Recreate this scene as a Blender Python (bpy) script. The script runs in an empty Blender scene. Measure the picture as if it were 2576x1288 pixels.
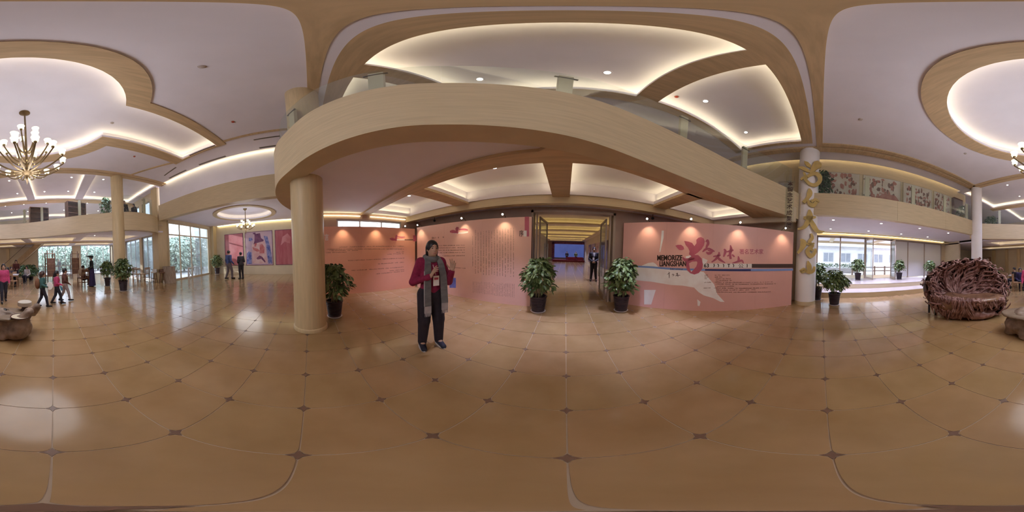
import bpy, math, random
import numpy as np
from mathutils import Vector, Matrix
from mathutils.geometry import tessellate_polygon

random.seed(7)
rng = np.random.default_rng(7)
sin, cos, pi = math.sin, math.cos, math.pi
scene = bpy.context.scene
C = scene.collection

# ------------------------------------------------------------------ camera
CAM_H = 1.5
PITCH, ROLL, YAW = -0.0359, -0.016, 0.3281     # the 360 camera stood a little out of level


def cam_matrix():
    cx, sx, cy, sy, c, q = cos(PITCH), sin(PITCH), cos(ROLL), sin(ROLL), cos(YAW), sin(YAW)
    Rx = np.array([[1, 0, 0], [0, cx, -sx], [0, sx, cx]])
    Ry = np.array([[cy, 0, sy], [0, 1, 0], [-sy, 0, cy]])
    Rz = np.array([[c, -q, 0], [q, c, 0], [0, 0, 1]])
    return Rz @ Rx @ Ry


RR = cam_matrix()
cd = bpy.data.cameras.new('camera')
cd.type = 'PANO'
try:
    cd.panorama_type = 'EQUIRECTANGULAR'
except Exception:
    cd.cycles.panorama_type = 'EQUIRECTANGULAR'
cd.clip_start = 0.02
cd.clip_end = 500
cam = bpy.data.objects.new('camera', cd)
C.objects.link(cam)
_X, _Y, _Z = RR @ [1, 0, 0], RR @ [0, 0, 1], -(RR @ [0, 1, 0])
cam.matrix_world = Matrix(((_X[0], _Y[0], _Z[0], 0), (_X[1], _Y[1], _Z[1], 0), (_X[2], _Y[2], _Z[2], CAM_H), (0, 0, 0, 1)))
scene.camera = cam

# ------------------------------------------------------------------ light of the sky, exposure
SKY = 4.8
LED = 6.5          # cove strips
SPOT = 240.0        # recessed downlights, watts
SUN = 5.0
CHAND = 195.0      # big chandelier, watts
CH_COL = (1.0, 1.02, 1.08)
DL_COL = (0.97, 1.04, 1.55)
LED_COL = (1.0, 0.87, 0.48)
EXPOSURE = 0.32
w = bpy.data.worlds.new('sky')
scene.world = w
w.use_nodes = True
bg = w.node_tree.nodes['Background']
bg.inputs[0].default_value = (0.84, 0.89, 1.06, 1)
bg.inputs[1].default_value = SKY
sd = bpy.data.lights.new('sun', 'SUN')
sd.energy = SUN
sd.angle = 0.02
sd.color = (1.0, 0.93, 0.84)
so = bpy.data.objects.new('sun', sd)
C.objects.link(so)
so.rotation_euler = Vector((-0.42, 1.0, -0.30)).to_track_quat('-Z', 'Y').to_euler()
vs = scene.view_settings
vs.view_transform = 'Standard'
vs.look = 'None'
vs.gamma = 1.0
vs.use_curve_mapping = False
vs.exposure = EXPOSURE
cy_ = scene.cycles
cy_.max_bounces = 6
cy_.diffuse_bounces = 4
cy_.glossy_bounces = 3
cy_.transmission_bounces = 3
cy_.transparent_max_bounces = 14
cy_.caustics_reflective = False
cy_.caustics_refractive = False
cy_.sample_clamp_indirect = 4.0
cy_.use_adaptive_sampling = True
cy_.adaptive_threshold = 0.04


# ------------------------------------------------------------------ pixel of the photograph -> ray from the camera
def ray(x, y):
    a = (x - 1288) / 2576 * 2 * pi
    e = (644 - y) / 1288 * pi
    return RR @ np.array([cos(e) * sin(a), cos(e) * cos(a), sin(e)])


def atz(x, y, z=0.0):
    d = ray(x, y)
    t = (z - CAM_H) / d[2]
    return (d[0] * t, d[1] * t, z)


def atX(x, y, X):
    d = ray(x, y) * (X / ray(x, y)[0])
    return (X, d[1], d[2] + CAM_H)


def atY(x, y, Y):
    d = ray(x, y) * (Y / ray(x, y)[1])
    return (d[0], Y, d[2] + CAM_H)


def atR(x, y, r):
    d = ray(x, y)
    k = r / math.hypot(d[0], d[1])
    return (d[0] * k, d[1] * k, CAM_H + d[2] * k)


# ------------------------------------------------------------------ materials
MATS = {}


def srgb(r, g, b):
    f = lambda c: (c / 255 / 12.92) if c <= 10 else ((c / 255 + 0.055) / 1.055) ** 2.4
    return (f(r), f(g), f(b))


def mat(name, col, rough=0.6, metal=0.0, var=0.0, scale=3.0, col2=None, bump=0.0, spec=0.4, stretch=None, emit=None, es=0.0, trans=0.0, coat=0.0, bscale=None):
    if name in MATS:
        return MATS[name]
    m = bpy.data.materials.new(name)
    m.use_nodes = True
    nt = m.node_tree
    b = nt.nodes['Principled BSDF']
    b.inputs['Base Color'].default_value = (*col, 1)
    b.inputs['Roughness'].default_value = rough
    b.inputs['Metallic'].default_value = metal
    b.inputs['Specular IOR Level'].default_value = spec
    if coat:
        b.inputs['Coat Weight'].default_value = coat
        b.inputs['Coat Roughness'].default_value = 0.15
    if trans:
        b.inputs['Transmission Weight'].default_value = trans
    if emit:
        b.inputs['Emission Color'].default_value = (*emit, 1)
        b.inputs['Emission Strength'].default_value = es
    if var or bump or col2:
        tc = nt.nodes.new('ShaderNodeNewGeometry')
        mp = nt.nodes.new('ShaderNodeMapping')
        mp.inputs['Scale'].default_value = stretch or (1, 1, 1)
        nt.links.new(tc.outputs['Position'], mp.inputs['Vector'])
        nz = nt.nodes.new('ShaderNodeTexNoise')
        nz.inputs['Scale'].default_value = scale
        nz.inputs['Detail'].default_value = 4
        nt.links.new(mp.outputs[0], nz.inputs['Vector'])
        if var or col2:
            rp = nt.nodes.new('ShaderNodeValToRGB')
            c2 = col2 or tuple(min(1, c * (1 + var)) for c in col)
            c1 = col if col2 else tuple(c * (1 - var) for c in col)
            rp.color_ramp.elements[0].position = 0.36
            rp.color_ramp.elements[1].position = 0.64
            rp.color_ramp.elements[0].color = (*c1, 1)
            rp.color_ramp.elements[1].color = (*c2, 1)
            nt.links.new(nz.outputs['Fac'], rp.inputs[0])
            nt.links.new(rp.outputs[0], b.inputs['Base Color'])
        if bump:
            bp = nt.nodes.new('ShaderNodeBump')
            bp.inputs['Strength'].default_value = bump
            bp.inputs['Distance'].default_value = 0.02
            if bscale:
                n2 = nt.nodes.new('ShaderNodeTexNoise')
                n2.inputs['Scale'].default_value = bscale
                nt.links.new(mp.outputs[0], n2.inputs['Vector'])
                nt.links.new(n2.outputs['Fac'], bp.inputs['Height'])
            else:
                nt.links.new(nz.outputs['Fac'], bp.inputs['Height'])
            nt.links.new(bp.outputs[0], b.inputs['Normal'])
    MATS[name] = m
    return m


def emis(name, col, s):
    if name in MATS:
        return MATS[name]
    m = bpy.data.materials.new(name)
    m.use_nodes = True
    nt = m.node_tree
    nt.nodes.remove(nt.nodes['Principled BSDF'])
    e = nt.nodes.new('ShaderNodeEmission')
    e.inputs[0].default_value = (*col, 1)
    e.inputs[1].default_value = s
    nt.links.new(e.outputs[0], nt.nodes['Material Output'].inputs[0])
    MATS[name] = m
    return m


def glassmat(name, tint=(0.93, 0.97, 0.96), haze=0.06, refl=1.0, hz=(0.8, 0.85, 0.87)):
    if name in MATS:
        return MATS[name]
    m = bpy.data.materials.new(name)
    m.use_nodes = True
    nt = m.node_tree
    nt.nodes.remove(nt.nodes['Principled BSDF'])
    tr = nt.nodes.new('ShaderNodeBsdfTransparent')
    tr.inputs[0].default_value = (*tint, 1)
    gl = nt.nodes.new('ShaderNodeBsdfGlossy')
    gl.inputs['Roughness'].default_value = 0.02
    df = nt.nodes.new('ShaderNodeBsdfDiffuse')
    df.inputs[0].default_value = (*hz, 1)
    fr = nt.nodes.new('ShaderNodeFresnel')
    fr.inputs[0].default_value = 1.3
    m1 = nt.nodes.new('ShaderNodeMixShader')
    m2 = nt.nodes.new('ShaderNodeMixShader')
    m2.inputs[0].default_value = haze
    mu = nt.nodes.new('ShaderNodeMath')
    mu.operation = 'MULTIPLY'
    mu.inputs[1].default_value = refl
    nt.links.new(fr.outputs[0], mu.inputs[0])
    nt.links.new(mu.outputs[0], m1.inputs[0])
    nt.links.new(tr.outputs[0], m1.inputs[1])
    nt.links.new(gl.outputs[0], m1.inputs[2])
    nt.links.new(m1.outputs[0], m2.inputs[1])
    nt.links.new(df.outputs[0], m2.inputs[2])
    nt.links.new(m2.outputs[0], nt.nodes['Material Output'].inputs[0])
    MATS[name] = m
    return m


# ------------------------------------------------------------------ mesh building
class MB:
    def __init__(s):
        s.v = []
        s.f = []
        s.sm = False

    def add(s, vs, fs):
        o = len(s.v)
        s.v.extend([tuple(map(float, p)) for p in vs])
        s.f.extend([tuple(i + o for i in f) for f in fs])
        return s

    def box(s, x0, x1, y0, y1, z0, z1):
        return s.add([(x0, y0, z0), (x1, y0, z0), (x1, y1, z0), (x0, y1, z0), (x0, y0, z1), (x1, y0, z1), (x1, y1, z1), (x0, y1, z1)],
                     [(0, 3, 2, 1), (4, 5, 6, 7), (0, 1, 5, 4), (1, 2, 6, 5), (2, 3, 7, 6), (3, 0, 4, 7)])

    def cbox(s, c, size, rz=0.0, rx=0.0, ry=0.0, bev=0.0):
        M = Matrix.Translation(c) @ Matrix.Rotation(rz, 4, 'Z') @ Matrix.Rotation(ry, 4, 'Y') @ Matrix.Rotation(rx, 4, 'X')
        a, b, d = size[0] / 2, size[1] / 2, size[2] / 2
        t = MB().box(-a, a, -b, b, -d, d)
        return s.add([tuple(M @ Vector(p)) for p in t.v], t.f)

    def bar(s, p, q, wd, th=None, up=(0, 0, 1)):
        p, q = Vector(p), Vector(q)
        d = (q - p).normalized()
        u = Vector(up)
        if abs(d.dot(u)) > 0.98:
            u = Vector((1, 0, 0))
        a = d.cross(u).normalized() * wd / 2
        b = a.cross(d).normalized() * (th or wd) / 2
        vs = [e + x * a + y * b for e in (p, q) for x, y in ((-1, -1), (1, -1), (1, 1), (-1, 1))]
        return s.add(vs, [(0, 1, 2, 3), (7, 6, 5, 4), (0, 4, 5, 1), (1, 5, 6, 2), (2, 6, 7, 3), (3, 7, 4, 0)])

    def tube(s, pts, r, n=8, cap=True):
        pts = [Vector(p) for p in pts]
        if not hasattr(r, '__len__'):
            r = [r] * len(pts)
        base = len(s.v)
        ref = None
        for i, p in enumerate(pts):
            d = (pts[min(i + 1, len(pts) - 1)] - pts[max(i - 1, 0)])
            d = d.normalized() if d.length > 1e-9 else Vector((0, 0, 1))
            if ref is None:
                ref = Vector((1, 0, 0)) if abs(d.x) < 0.8 else Vector((0, 1, 0))
            a = (ref - d * ref.dot(d)).normalized()
            ref = a
            b = d.cross(a)
            for k in range(n):
                t = 2 * pi * k / n
                s.v.append(tuple(p + (a * cos(t) + b * sin(t)) * r[i]))
        for i in range(len(pts) - 1):
            for k in range(n):
                k2 = (k + 1) % n
                s.f.append((base + i * n + k, base + i * n + k2, base + (i + 1) * n + k2, base + (i + 1) * n + k))
        if cap:
            s.f.append(tuple(base + k for k in range(n))[::-1])
            s.f.append(tuple(base + (len(pts) - 1) * n + k for k in range(n)))
        return s

    def lathe(s, prof, n=24, c=(0, 0, 0), cap=True):
        base = len(s.v)
        for r, z in prof:
            for k in range(n):
                t = 2 * pi * k / n
                s.v.append((c[0] + r * cos(t), c[1] + r * sin(t), c[2] + z))
        for i in range(len(prof) - 1):
            for k in range(n):
                k2 = (k + 1) % n
                s.f.append((base + i * n + k, base + i * n + k2, base + (i + 1) * n + k2, base + (i + 1) * n + k))
        if cap:
            s.f.append(tuple(base + k for k in range(n))[::-1])
            s.f.append(tuple(base + (len(prof) - 1) * n + k for k in range(n)))
        return s

    def ell(s, c, r, n=12, m=8):
        base = len(s.v)
        for i in range(m + 1):
            a = -pi / 2 + pi * i / m
            for k in range(n):
                t = 2 * pi * k / n
                s.v.append((c[0] + r[0] * cos(a) * cos(t), c[1] + r[1] * cos(a) * sin(t), c[2] + r[2] * sin(a)))
        for i in range(m):
            for k in range(n):
                k2 = (k + 1) % n
                s.f.append((base + i * n + k, base + i * n + k2, base + (i + 1) * n + k2, base + (i + 1) * n + k))
        return s

    def poly(s, outlines, z0, z1=None, M=None):
        """flat polygon (first outline outer, the rest holes) at z0, or slab z0..z1; xy outlines"""
        loops = [[Vector((p[0], p[1], 0)) for p in o] for o in outlines]
        tris = tessellate_polygon(loops)
        flat = [p for o in loops for p in o]
        n = len(flat)
        T = (lambda p: tuple(M @ p)) if M is not None else (lambda p: tuple(p))

        def area(t):
            a, b, c = (flat[i] for i in t)
            return (b.x - a.x) * (c.y - a.y) - (b.y - a.y) * (c.x - a.x)
        tris = [t if area(t) > 0 else (t[0], t[2], t[1]) for t in tris if abs(area(t)) > 1e-12]
        if z1 is None:
            return s.add([T(Vector((p.x, p.y, z0))) for p in flat], tris)
        vs = [T(Vector((p.x, p.y, z0))) for p in flat] + [T(Vector((p.x, p.y, z1))) for p in flat]
        fs = [t[::-1] for t in tris] + [tuple(i + n for i in t) for t in tris]
        k = 0
        for li, o in enumerate(loops):
            m = len(o)
            A = sum(o[i].x * o[(i + 1) % m].y - o[(i + 1) % m].x * o[i].y for i in range(m))
            for i in range(m):
                a, b = k + i, k + (i + 1) % m
                q = (a, b, b + n, a + n)
                if (A < 0) != (li > 0):
                    q = q[::-1]
                fs.append(q)
            k += m
        return s.add(vs, fs)

    def strip(s, A, B):
        """quads between two polylines"""
        n = len(A)
        return s.add(list(A) + list(B), [(i, i + 1, n + i + 1, n + i) for i in range(n - 1)])

    def mesh(s, name='m', smooth=False):
        me = bpy.data.meshes.new(name)
        me.from_pydata(s.v, [], s.f)
        if smooth:
            me.polygons.foreach_set('use_smooth', [True] * len(me.polygons))
            if smooth == 'auto':
                me.set_sharp_from_angle(angle=0.7)
        me.update()
        return me


def link(name, me, m=None, parent=None, loc=None, rot=None):
    o = bpy.data.objects.new(name, me)
    C.objects.link(o)
    if m is not None and me is not None and len(me.materials) == 0:
        me.materials.append(m)
    if parent is not None:
        o.parent = parent
    if loc is not None:
        o.location = loc
    if rot is not None:
        o.rotation_euler = rot
    return o


def tag(o, label=None, cat=None, group=None, kind=None):
    if label:
        o['label'] = label
    if cat:
        o['category'] = cat
    if group:
        o['group'] = group
    if kind:
        o['kind'] = kind
    return o


def part(name, mb, m, parent, smooth=False, label=None, kind=None, loc=None, rot=None):
    o = link(name, mb.mesh(name, smooth), m, parent, loc, rot)
    return tag(o, label, None, None, kind)


def struct(name, mb, m, label=None, smooth=False):
    o = link(name, mb.mesh(name, smooth), m)
    o['kind'] = 'structure'
    if label:
        o['label'] = label
    return o


def thing(name, loc, label, cat, group=None, rz=0.0):
    o = bpy.data.objects.new(name, None)
    o.empty_display_size = 0.1
    C.objects.link(o)
    o.location = loc
    o.rotation_euler = (0, 0, rz)
    return tag(o, label, cat, group)


def single(name, mb, m, label, cat, group=None, loc=None, rz=0.0, smooth=False):
    o = link(name, mb.mesh(name, smooth), m, None, loc, (0, 0, rz))
    return tag(o, label, cat, group)


def copy_tree(o, parent=None, loc=None, rz=None, label=None):
    c = o.copy()
    C.objects.link(c)
    if parent is not None:
        c.parent = parent
    if loc is not None:
        c.location = loc
    if rz is not None:
        c.rotation_euler = (0, 0, rz)
    if label:
        c['label'] = label
    for ch in list(o.children):
        copy_tree(ch, c)
    return c


def spot(name, loc, parent, energy, color=(1, 0.86, 0.68), angle=2.2, target=None, radius=0.05, blend=0.6):
    d = bpy.data.lights.new(name, 'SPOT')
    d.energy = energy
    d.color = color
    d.spot_size = angle
    d.spot_blend = blend
    d.shadow_soft_size = radius
    o = bpy.data.objects.new(name, d)
    C.objects.link(o)
    o.parent = parent
    o.location = loc
    if target is not None:
        o.rotation_euler = (Vector(target) - Vector(loc)).to_track_quat('-Z', 'Y').to_euler()
    return o


def offset_poly(P, d):
    """offset a closed outline (counter-clockwise: positive d = outward)"""
    n = len(P)
    out = []
    for i in range(n):
        a, b, c = Vector(P[i - 1][:2]), Vector(P[i][:2]), Vector(P[(i + 1) % n][:2])
        e1, e2 = (b - a).normalized(), (c - b).normalized()
        n1, n2 = Vector((e1.y, -e1.x)), Vector((e2.y, -e2.x))
        m = n1 + n2
        k = max(0.35, m.length_squared / 2)
        m = m / k
        out.append((b.x + m.x * d, b.y + m.y * d))
    return out


def catmull(P, n=10):
    P = [np.array(p, float) for p in P]
    out = []
    for i in range(len(P) - 1):
        p0, p1, p2, p3 = P[max(i - 1, 0)], P[i], P[i + 1], P[min(i + 2, len(P) - 1)]
        for k in range(n):
            t = k / n
            out.append(tuple(0.5 * ((2 * p1) + (-p0 + p2) * t + (2 * p0 - 5 * p1 + 4 * p2 - p3) * t * t + (-p0 + 3 * p1 - 3 * p2 + p3) * t ** 3)))
    out.append(tuple(P[-1]))
    return out


def offset_line(P, d):
    """offset an open polyline to its left (d > 0)"""
    out = []
    for i in range(len(P)):
        a = Vector(P[max(i - 1, 0)][:2])
        b = Vector(P[min(i + 1, len(P) - 1)][:2])
        e = (b - a).normalized()
        out.append((P[i][0] - e.y * d, P[i][1] + e.x * d))
    return out


def resample(P, step=None, n=None):
    L = [0.0]
    for i in range(1, len(P)):
        L.append(L[-1] + math.dist(P[i][:2], P[i - 1][:2]))
    n = n or max(2, int(L[-1] / step) + 1)
    ts = np.linspace(0, L[-1], n)
    xs = np.interp(ts, L, [p[0] for p in P])
    ys = np.interp(ts, L, [p[1] for p in P])
    return list(zip(xs, ys)), L[-1]


# ------------------------------------------------------------------ signed distance meshing (bodies, roots, cloth)
class SDF:
    def __init__(s, lo, hi, h):
        s.h = h
        s.lo = np.array(lo, float)
        s.n = [int(math.ceil((b - a) / h)) + 1 for a, b in zip(lo, hi)]
        s.ax = [s.lo[i] + np.arange(s.n[i]) * h for i in range(3)]
        s.F = np.full(s.n, 10.0, np.float32)

    def _sl(s, lo, hi):
        sl = []
        for i in range(3):
            a = max(0, int((lo[i] - s.lo[i]) / s.h))
            b = min(s.n[i], int((hi[i] - s.lo[i]) / s.h) + 2)
            if a >= b:
                return None
            sl.append(slice(a, b))
        return tuple(sl)

    def _grid(s, sl):
        return np.meshgrid(s.ax[0][sl[0]], s.ax[1][sl[1]], s.ax[2][sl[2]], indexing='ij')

    def _put(s, sl, d, k, op):
        F = s.F[sl]
        if op == 'u':
            if k > 0:
                hh = np.clip(0.5 + 0.5 * (F - d) / k, 0, 1)
                s.F[sl] = F * (1 - hh) + d * hh - k * hh * (1 - hh)
            else:
                s.F[sl] = np.minimum(F, d)
        else:
            s.F[sl] = np.maximum(F, -d)

    def cap(s, a, b, ra, rb=None, k=0.0, op='u', sx=1.0):
        rb = ra if rb is None else rb
        a, b = np.array(a, float), np.array(b, float)
        m = max(ra, rb) + 3 * s.h + k
        sl = s._sl(np.minimum(a, b) - m, np.maximum(a, b) + m)
        if sl is None:
            return s
        X, Y, Z = s._grid(sl)
        ab = b - a
        L2 = max(float(ab @ ab), 1e-12)
        t = np.clip(((X - a[0]) * ab[0] + (Y - a[1]) * ab[1] + (Z - a[2]) * ab[2]) / L2, 0, 1)
        d = np.sqrt((X - a[0] - t * ab[0]) ** 2 + (Y - a[1] - t * ab[1]) ** 2 + (Z - a[2] - t * ab[2]) ** 2) - (ra + (rb - ra) * t)
        s._put(sl, d.astype(np.float32), k, op)
        return s

    def ell(s, c, r, k=0.0, op='u', R=None):
        c, r = np.array(c, float), np.array(r, float)
        m = r.max() + 3 * s.h + k
        sl = s._sl(c - m, c + m)
        if sl is None:
            return s
        X, Y, Z = s._grid(sl)
        P = np.stack([X - c[0], Y - c[1], Z - c[2]], -1)
        if R is not None:
            P = P @ np.array(R)
        k0 = np.sqrt(((P / r) ** 2).sum(-1))
        k1 = np.sqrt(((P / (r * r)) ** 2).sum(-1)) + 1e-9
        s._put(sl, (k0 * (k0 - 1) / k1).astype(np.float32), k, op)
        return s

    def half(s, p, n):
        """keep the side the normal n points away from"""
        n = np.array(n, float) / np.linalg.norm(n)
        X, Y, Z = s._grid((slice(None),) * 3)
        s.F = np.maximum(s.F, ((X - p[0]) * n[0] + (Y - p[1]) * n[1] + (Z - p[2]) * n[2]).astype(np.float32))
        return s

    def noise(s, amp, freq, seed=0):
        X, Y, Z = s._grid((slice(None),) * 3)
        r = np.random.default_rng(seed)
        d = 0
        for f in (freq, freq * 2.1, freq * 4.3):
            for _ in range(3):
                q = r.normal(size=3)
                q *= f / np.linalg.norm(q)
                d = d + np.sin(X * q[0] + Y * q[1] + Z * q[2] + r.uniform(0, 6.28)) * (freq / f)
        s.F = s.F + (amp * d / 3).astype(np.float32)
        return s

    def mb(s):
        F = s.F
        F[0], F[-1], F[:, 0], F[:, -1], F[:, :, 0], F[:, :, -1] = 1, 1, 1, 1, 1, 1
        I = F < 0
        nx, ny, nz = [q - 1 for q in F.shape]
        cnt = np.zeros((nx, ny, nz), np.float32)
        acc = np.zeros((nx, ny, nz, 3), np.float32)
        cs = [(i, j, k) for i in (0, 1) for j in (0, 1) for k in (0, 1)]
        for a in cs:
            for ax in range(3):
                if a[ax]:
                    continue
                b = list(a)
                b[ax] = 1
                fa = F[a[0]:a[0] + nx, a[1]:a[1] + ny, a[2]:a[2] + nz]
                fb = F[b[0]:b[0] + nx, b[1]:b[1] + ny, b[2]:b[2] + nz]
                cr = (fa < 0) != (fb < 0)
                if not cr.any():
                    continue
                t = np.where(cr, fa / np.where(cr, fa - fb, 1), 0)
                cnt += cr
                for q in range(3):
                    acc[..., q] += np.where(cr, a[q] + (t if q == ax else 0), 0)
        act = cnt > 0
        idx = np.full(act.shape, -1, np.int64)
        idx[act] = np.arange(act.sum())
        g = np.argwhere(act)
        V = s.lo + (g + acc[act] / cnt[act][:, None]) * s.h
        faces = []
        for ax in range(3):
            u, v = (ax + 1) % 3, (ax + 2) % 3
            A = np.moveaxis(I, (ax, u, v), (0, 1, 2))
            D = np.moveaxis(idx, (ax, u, v), (0, 1, 2))
            ch = A[:-1, 1:-1, 1:-1] != A[1:, 1:-1, 1:-1]
            e = np.argwhere(ch)
            if len(e) == 0:
                continue
            i, j, k = e[:, 0], e[:, 1] + 1, e[:, 2] + 1
            q = np.stack([D[i, j - 1, k - 1], D[i, j, k - 1], D[i, j, k], D[i, j - 1, k]], 1)
            ins = A[i, j, k]
            q[~ins] = q[~ins][:, ::-1]
            faces.append(q)
        o = MB()
        if len(V):
            o.v = [tuple(p) for p in V.tolist()]
            o.f = [tuple(f) for f in np.concatenate(faces).tolist()]
        return o


# ------------------------------------------------------------------ text and brush strokes
def text_mb(body, bold=0.0):
    c = bpy.data.curves.new('t', 'FONT')
    c.body = body
    c.offset = bold
    c.resolution_u = 2
    o = bpy.data.objects.new('t', c)
    me = bpy.data.meshes.new_from_object(o)
    m = MB()
    m.v = [tuple(v.co) for v in me.vertices]
    m.f = [tuple(p.vertices) for p in me.polygons]
    bpy.data.objects.remove(o)
    bpy.data.curves.remove(c)
    bpy.data.meshes.remove(me)
    return m


def fit(m, x0, x1, y0, y1):
    """scale a flat text mesh into a box"""
    xs, ys = [p[0] for p in m.v], [p[1] for p in m.v]
    a, b, c, d = min(xs), max(xs), min(ys), max(ys)
    m.v = [(x0 + (p[0] - a) / max(b - a, 1e-6) * (x1 - x0), y0 + (p[1] - c) / max(d - c, 1e-6) * (y1 - y0), 0) for p in m.v]
    return m


def stroke_outline(pts):
    """brush stroke with a width at each point -> outline"""
    q = catmull([(x, y, w_) for x, y, w_ in pts], 4)
    L, R_ = [], []
    for i in range(len(q)):
        a = Vector(q[max(i - 1, 0)][:2])
        b = Vector(q[min(i + 1, len(q) - 1)][:2])
        e = (b - a).normalized()
        hw = max(q[i][2], 0.5) / 2
        L.append((q[i][0] - e.y * hw, q[i][1] + e.x * hw))
        R_.append((q[i][0] + e.y * hw, q[i][1] - e.x * hw))
    return L, R_

# ------------------------------------------------------------------ palette
WHITE = mat('white_plaster', (0.86, 0.82, 0.93), 0.75, var=0.02, scale=1.5)
WOOD = mat('tan_wood_beam', (0.60, 0.435, 0.265), 0.5, var=0.10, scale=3.0, stretch=(0.6, 5, 9))
FASCIA = mat('pale_oak_fascia', (0.61, 0.49, 0.32), 0.45, var=0.06, scale=3.0, stretch=(0.7, 0.7, 10))
COLM = mat('pale_oak_column', (0.62, 0.485, 0.29), 0.4, var=0.06, scale=3.0, stretch=(8, 8, 0.6))
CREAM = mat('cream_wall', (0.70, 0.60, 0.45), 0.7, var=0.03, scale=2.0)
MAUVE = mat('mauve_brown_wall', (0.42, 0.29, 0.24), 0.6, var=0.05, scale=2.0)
PAVE = mat('outdoor_paving', (0.62, 0.60, 0.60), 0.8, var=0.08, scale=2.0)
STEEL = mat('bronze_door_frame', (0.42, 0.33, 0.27), 0.4, metal=0.15, var=0.03)
ALU = mat('grey_aluminium', (0.55, 0.55, 0.56), 0.4, metal=0.5, var=0.02)
GLASS = glassmat('clear_glass', haze=0.05, refl=0.35)
WINGLASS = glassmat('glare_veil_window_glass', tint=(0.90, 0.95, 0.97), haze=0.22, refl=0.8, hz=(0.72, 0.80, 0.86))  # diffuse film paints bright outdoor glare over the view
RAILGLASS = glassmat('balustrade_glass', tint=(0.95, 0.98, 0.97), haze=0.03, refl=0.22)
FROST = mat('frosted_white_panel', (0.84, 0.80, 0.79), 0.35, var=0.02, scale=1.0)
LEDM = emis('warm_led_strip', LED_COL, LED)
LENS = emis('downlight_lens', (1.0, 0.95, 0.86), 9.0)
DARK = mat('dark_slot', (0.10, 0.08, 0.08), 0.7, var=0.05)


def floor_material():
    m = bpy.data.materials.new('polished_tan_tile')
    m.use_nodes = True
    nt = m.node_tree
    N = nt.nodes.new
    L = nt.links.new
    b = nt.nodes['Principled BSDF']
    g = N('ShaderNodeNewGeometry')
    sub = N('ShaderNodeVectorMath'); sub.operation = 'SUBTRACT'; sub.inputs[1].default_value = (TX, TY, 0)
    div = N('ShaderNodeVectorMath'); div.operation = 'DIVIDE'; div.inputs[1].default_value = (TS, TS, 1)
    fl = N('ShaderNodeVectorMath'); fl.operation = 'FLOOR'
    wn = N('ShaderNodeTexWhiteNoise'); wn.noise_dimensions = '2D'
    L(g.outputs['Position'], sub.inputs[0]); L(sub.outputs[0], div.inputs[0]); L(div.outputs[0], fl.inputs[0]); L(fl.outputs[0], wn.inputs['Vector'])
    n1 = N('ShaderNodeTexNoise'); n1.inputs['Scale'].default_value = 2.3; n1.inputs['Detail'].default_value = 5
    L(g.outputs['Position'], n1.inputs['Vector'])
    r1 = N('ShaderNodeValToRGB')
    r1.color_ramp.elements[0].position = 0.33; r1.color_ramp.elements[1].position = 0.67
    r1.color_ramp.elements[0].color = (0.345, 0.225, 0.105, 1); r1.color_ramp.elements[1].color = (0.415, 0.280, 0.142, 1)
    L(n1.outputs['Fac'], r1.inputs[0])
    r2 = N('ShaderNodeValToRGB')
    r2.color_ramp.elements[0].color = (1.0, 0.98, 0.97, 1); r2.color_ramp.elements[1].color = (1.03, 0.95, 1.0, 1)
    L(wn.outputs['Value'], r2.inputs[0])
    mx = N('ShaderNodeMix'); mx.data_type = 'RGBA'; mx.blend_type = 'MULTIPLY'; mx.inputs[0].default_value = 1
    L(r1.outputs[0], mx.inputs[6]); L(r2.outputs[0], mx.inputs[7])
    L(mx.outputs[2], b.inputs['Base Color'])
    b.inputs['Roughness'].default_value = 0.2
    b.inputs['Specular IOR Level'].default_value = 0.12
    b.inputs['Coat Weight'].default_value = 1.0
    b.inputs['Coat IOR'].default_value = 1.28
    b.inputs['Coat Roughness'].default_value = 0.14
    return m


# ------------------------------------------------------------------ floor: clipped-corner tiles with small dark inserts
TS, TX, TY = 0.5469, 0.0459, 0.4664
TILE = floor_material()
GROUT = mat('pale_grout', (0.50, 0.39, 0.29), 0.6, var=0.05)
INS = mat('brown_insert_tile', (0.19, 0.11, 0.075), 0.35, var=0.1)
FLOOR_REG = [(-6.15, 5.0, -16.6, 12.6), (-11.5, -0.4, -7.3, -6.15), (-4.0, 27.0, 5.0, 4.0)]


def inside(x, y):
    return (-6.15 < x < 12.6 and -16.6 < y < 5.0) or (-11.4 < x <= -6.15 and -7.75 < y < -0.4) or (-3.2 < x < 3.4 and 5.0 <= y < 25.5)


fl = struct('floor', MB().poly([[(-6.15, -16.6), (12.6, -16.6), (12.6, 5.0), (3.4, 5.0), (3.4, 25.5), (-3.2, 25.5), (-3.2, 5.0), (-6.15, 5.0), (-6.15, -0.4), (-11.4, -0.4), (-11.4, -7.75), (-6.15, -7.75)]], -0.12, -0.004), GROUT, 'polished tan tile floor with small dark inserts at the tile corners')
hs, rc = TS / 2 - 0.0035, 0.052
prof = []
for cx_, cy_, a0 in ((1, 1, 0), (-1, 1, 90), (-1, -1, 180), (1, -1, 270)):
    for k in range(4):
        t = math.radians(a0 + 30 * k)
        prof.append((cx_ * (hs - rc) + rc * cos(t), cy_ * (hs - rc) + rc * sin(t)))
tile_me = MB().poly([prof], -0.004, 0.0).mesh('floor_tile')
tile_me.materials.append(TILE)
star = []
for a in range(4):
    t = a * pi / 2
    star.append((0.046 * cos(t), 0.046 * sin(t)))
    t += pi / 4
    star.append((0.021 * cos(t), 0.021 * sin(t)))
ins_me = MB().poly([star], -0.004, 0.0005).mesh('tile_insert')
ins_me.materials.append(INS)
tiles, inserts = [], []
for i in range(-24, 26):
    for j in range(-34, 50):
        x, y = TX + i * TS, TY + j * TS
        if inside(x + TS / 2, y + TS / 2):
            tiles.append((math.hypot(x + TS / 2, y + TS / 2), x + TS / 2, y + TS / 2))
        if inside(x, y):
            inserts.append((math.hypot(x, y), x, y))
tiles.sort()
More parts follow.
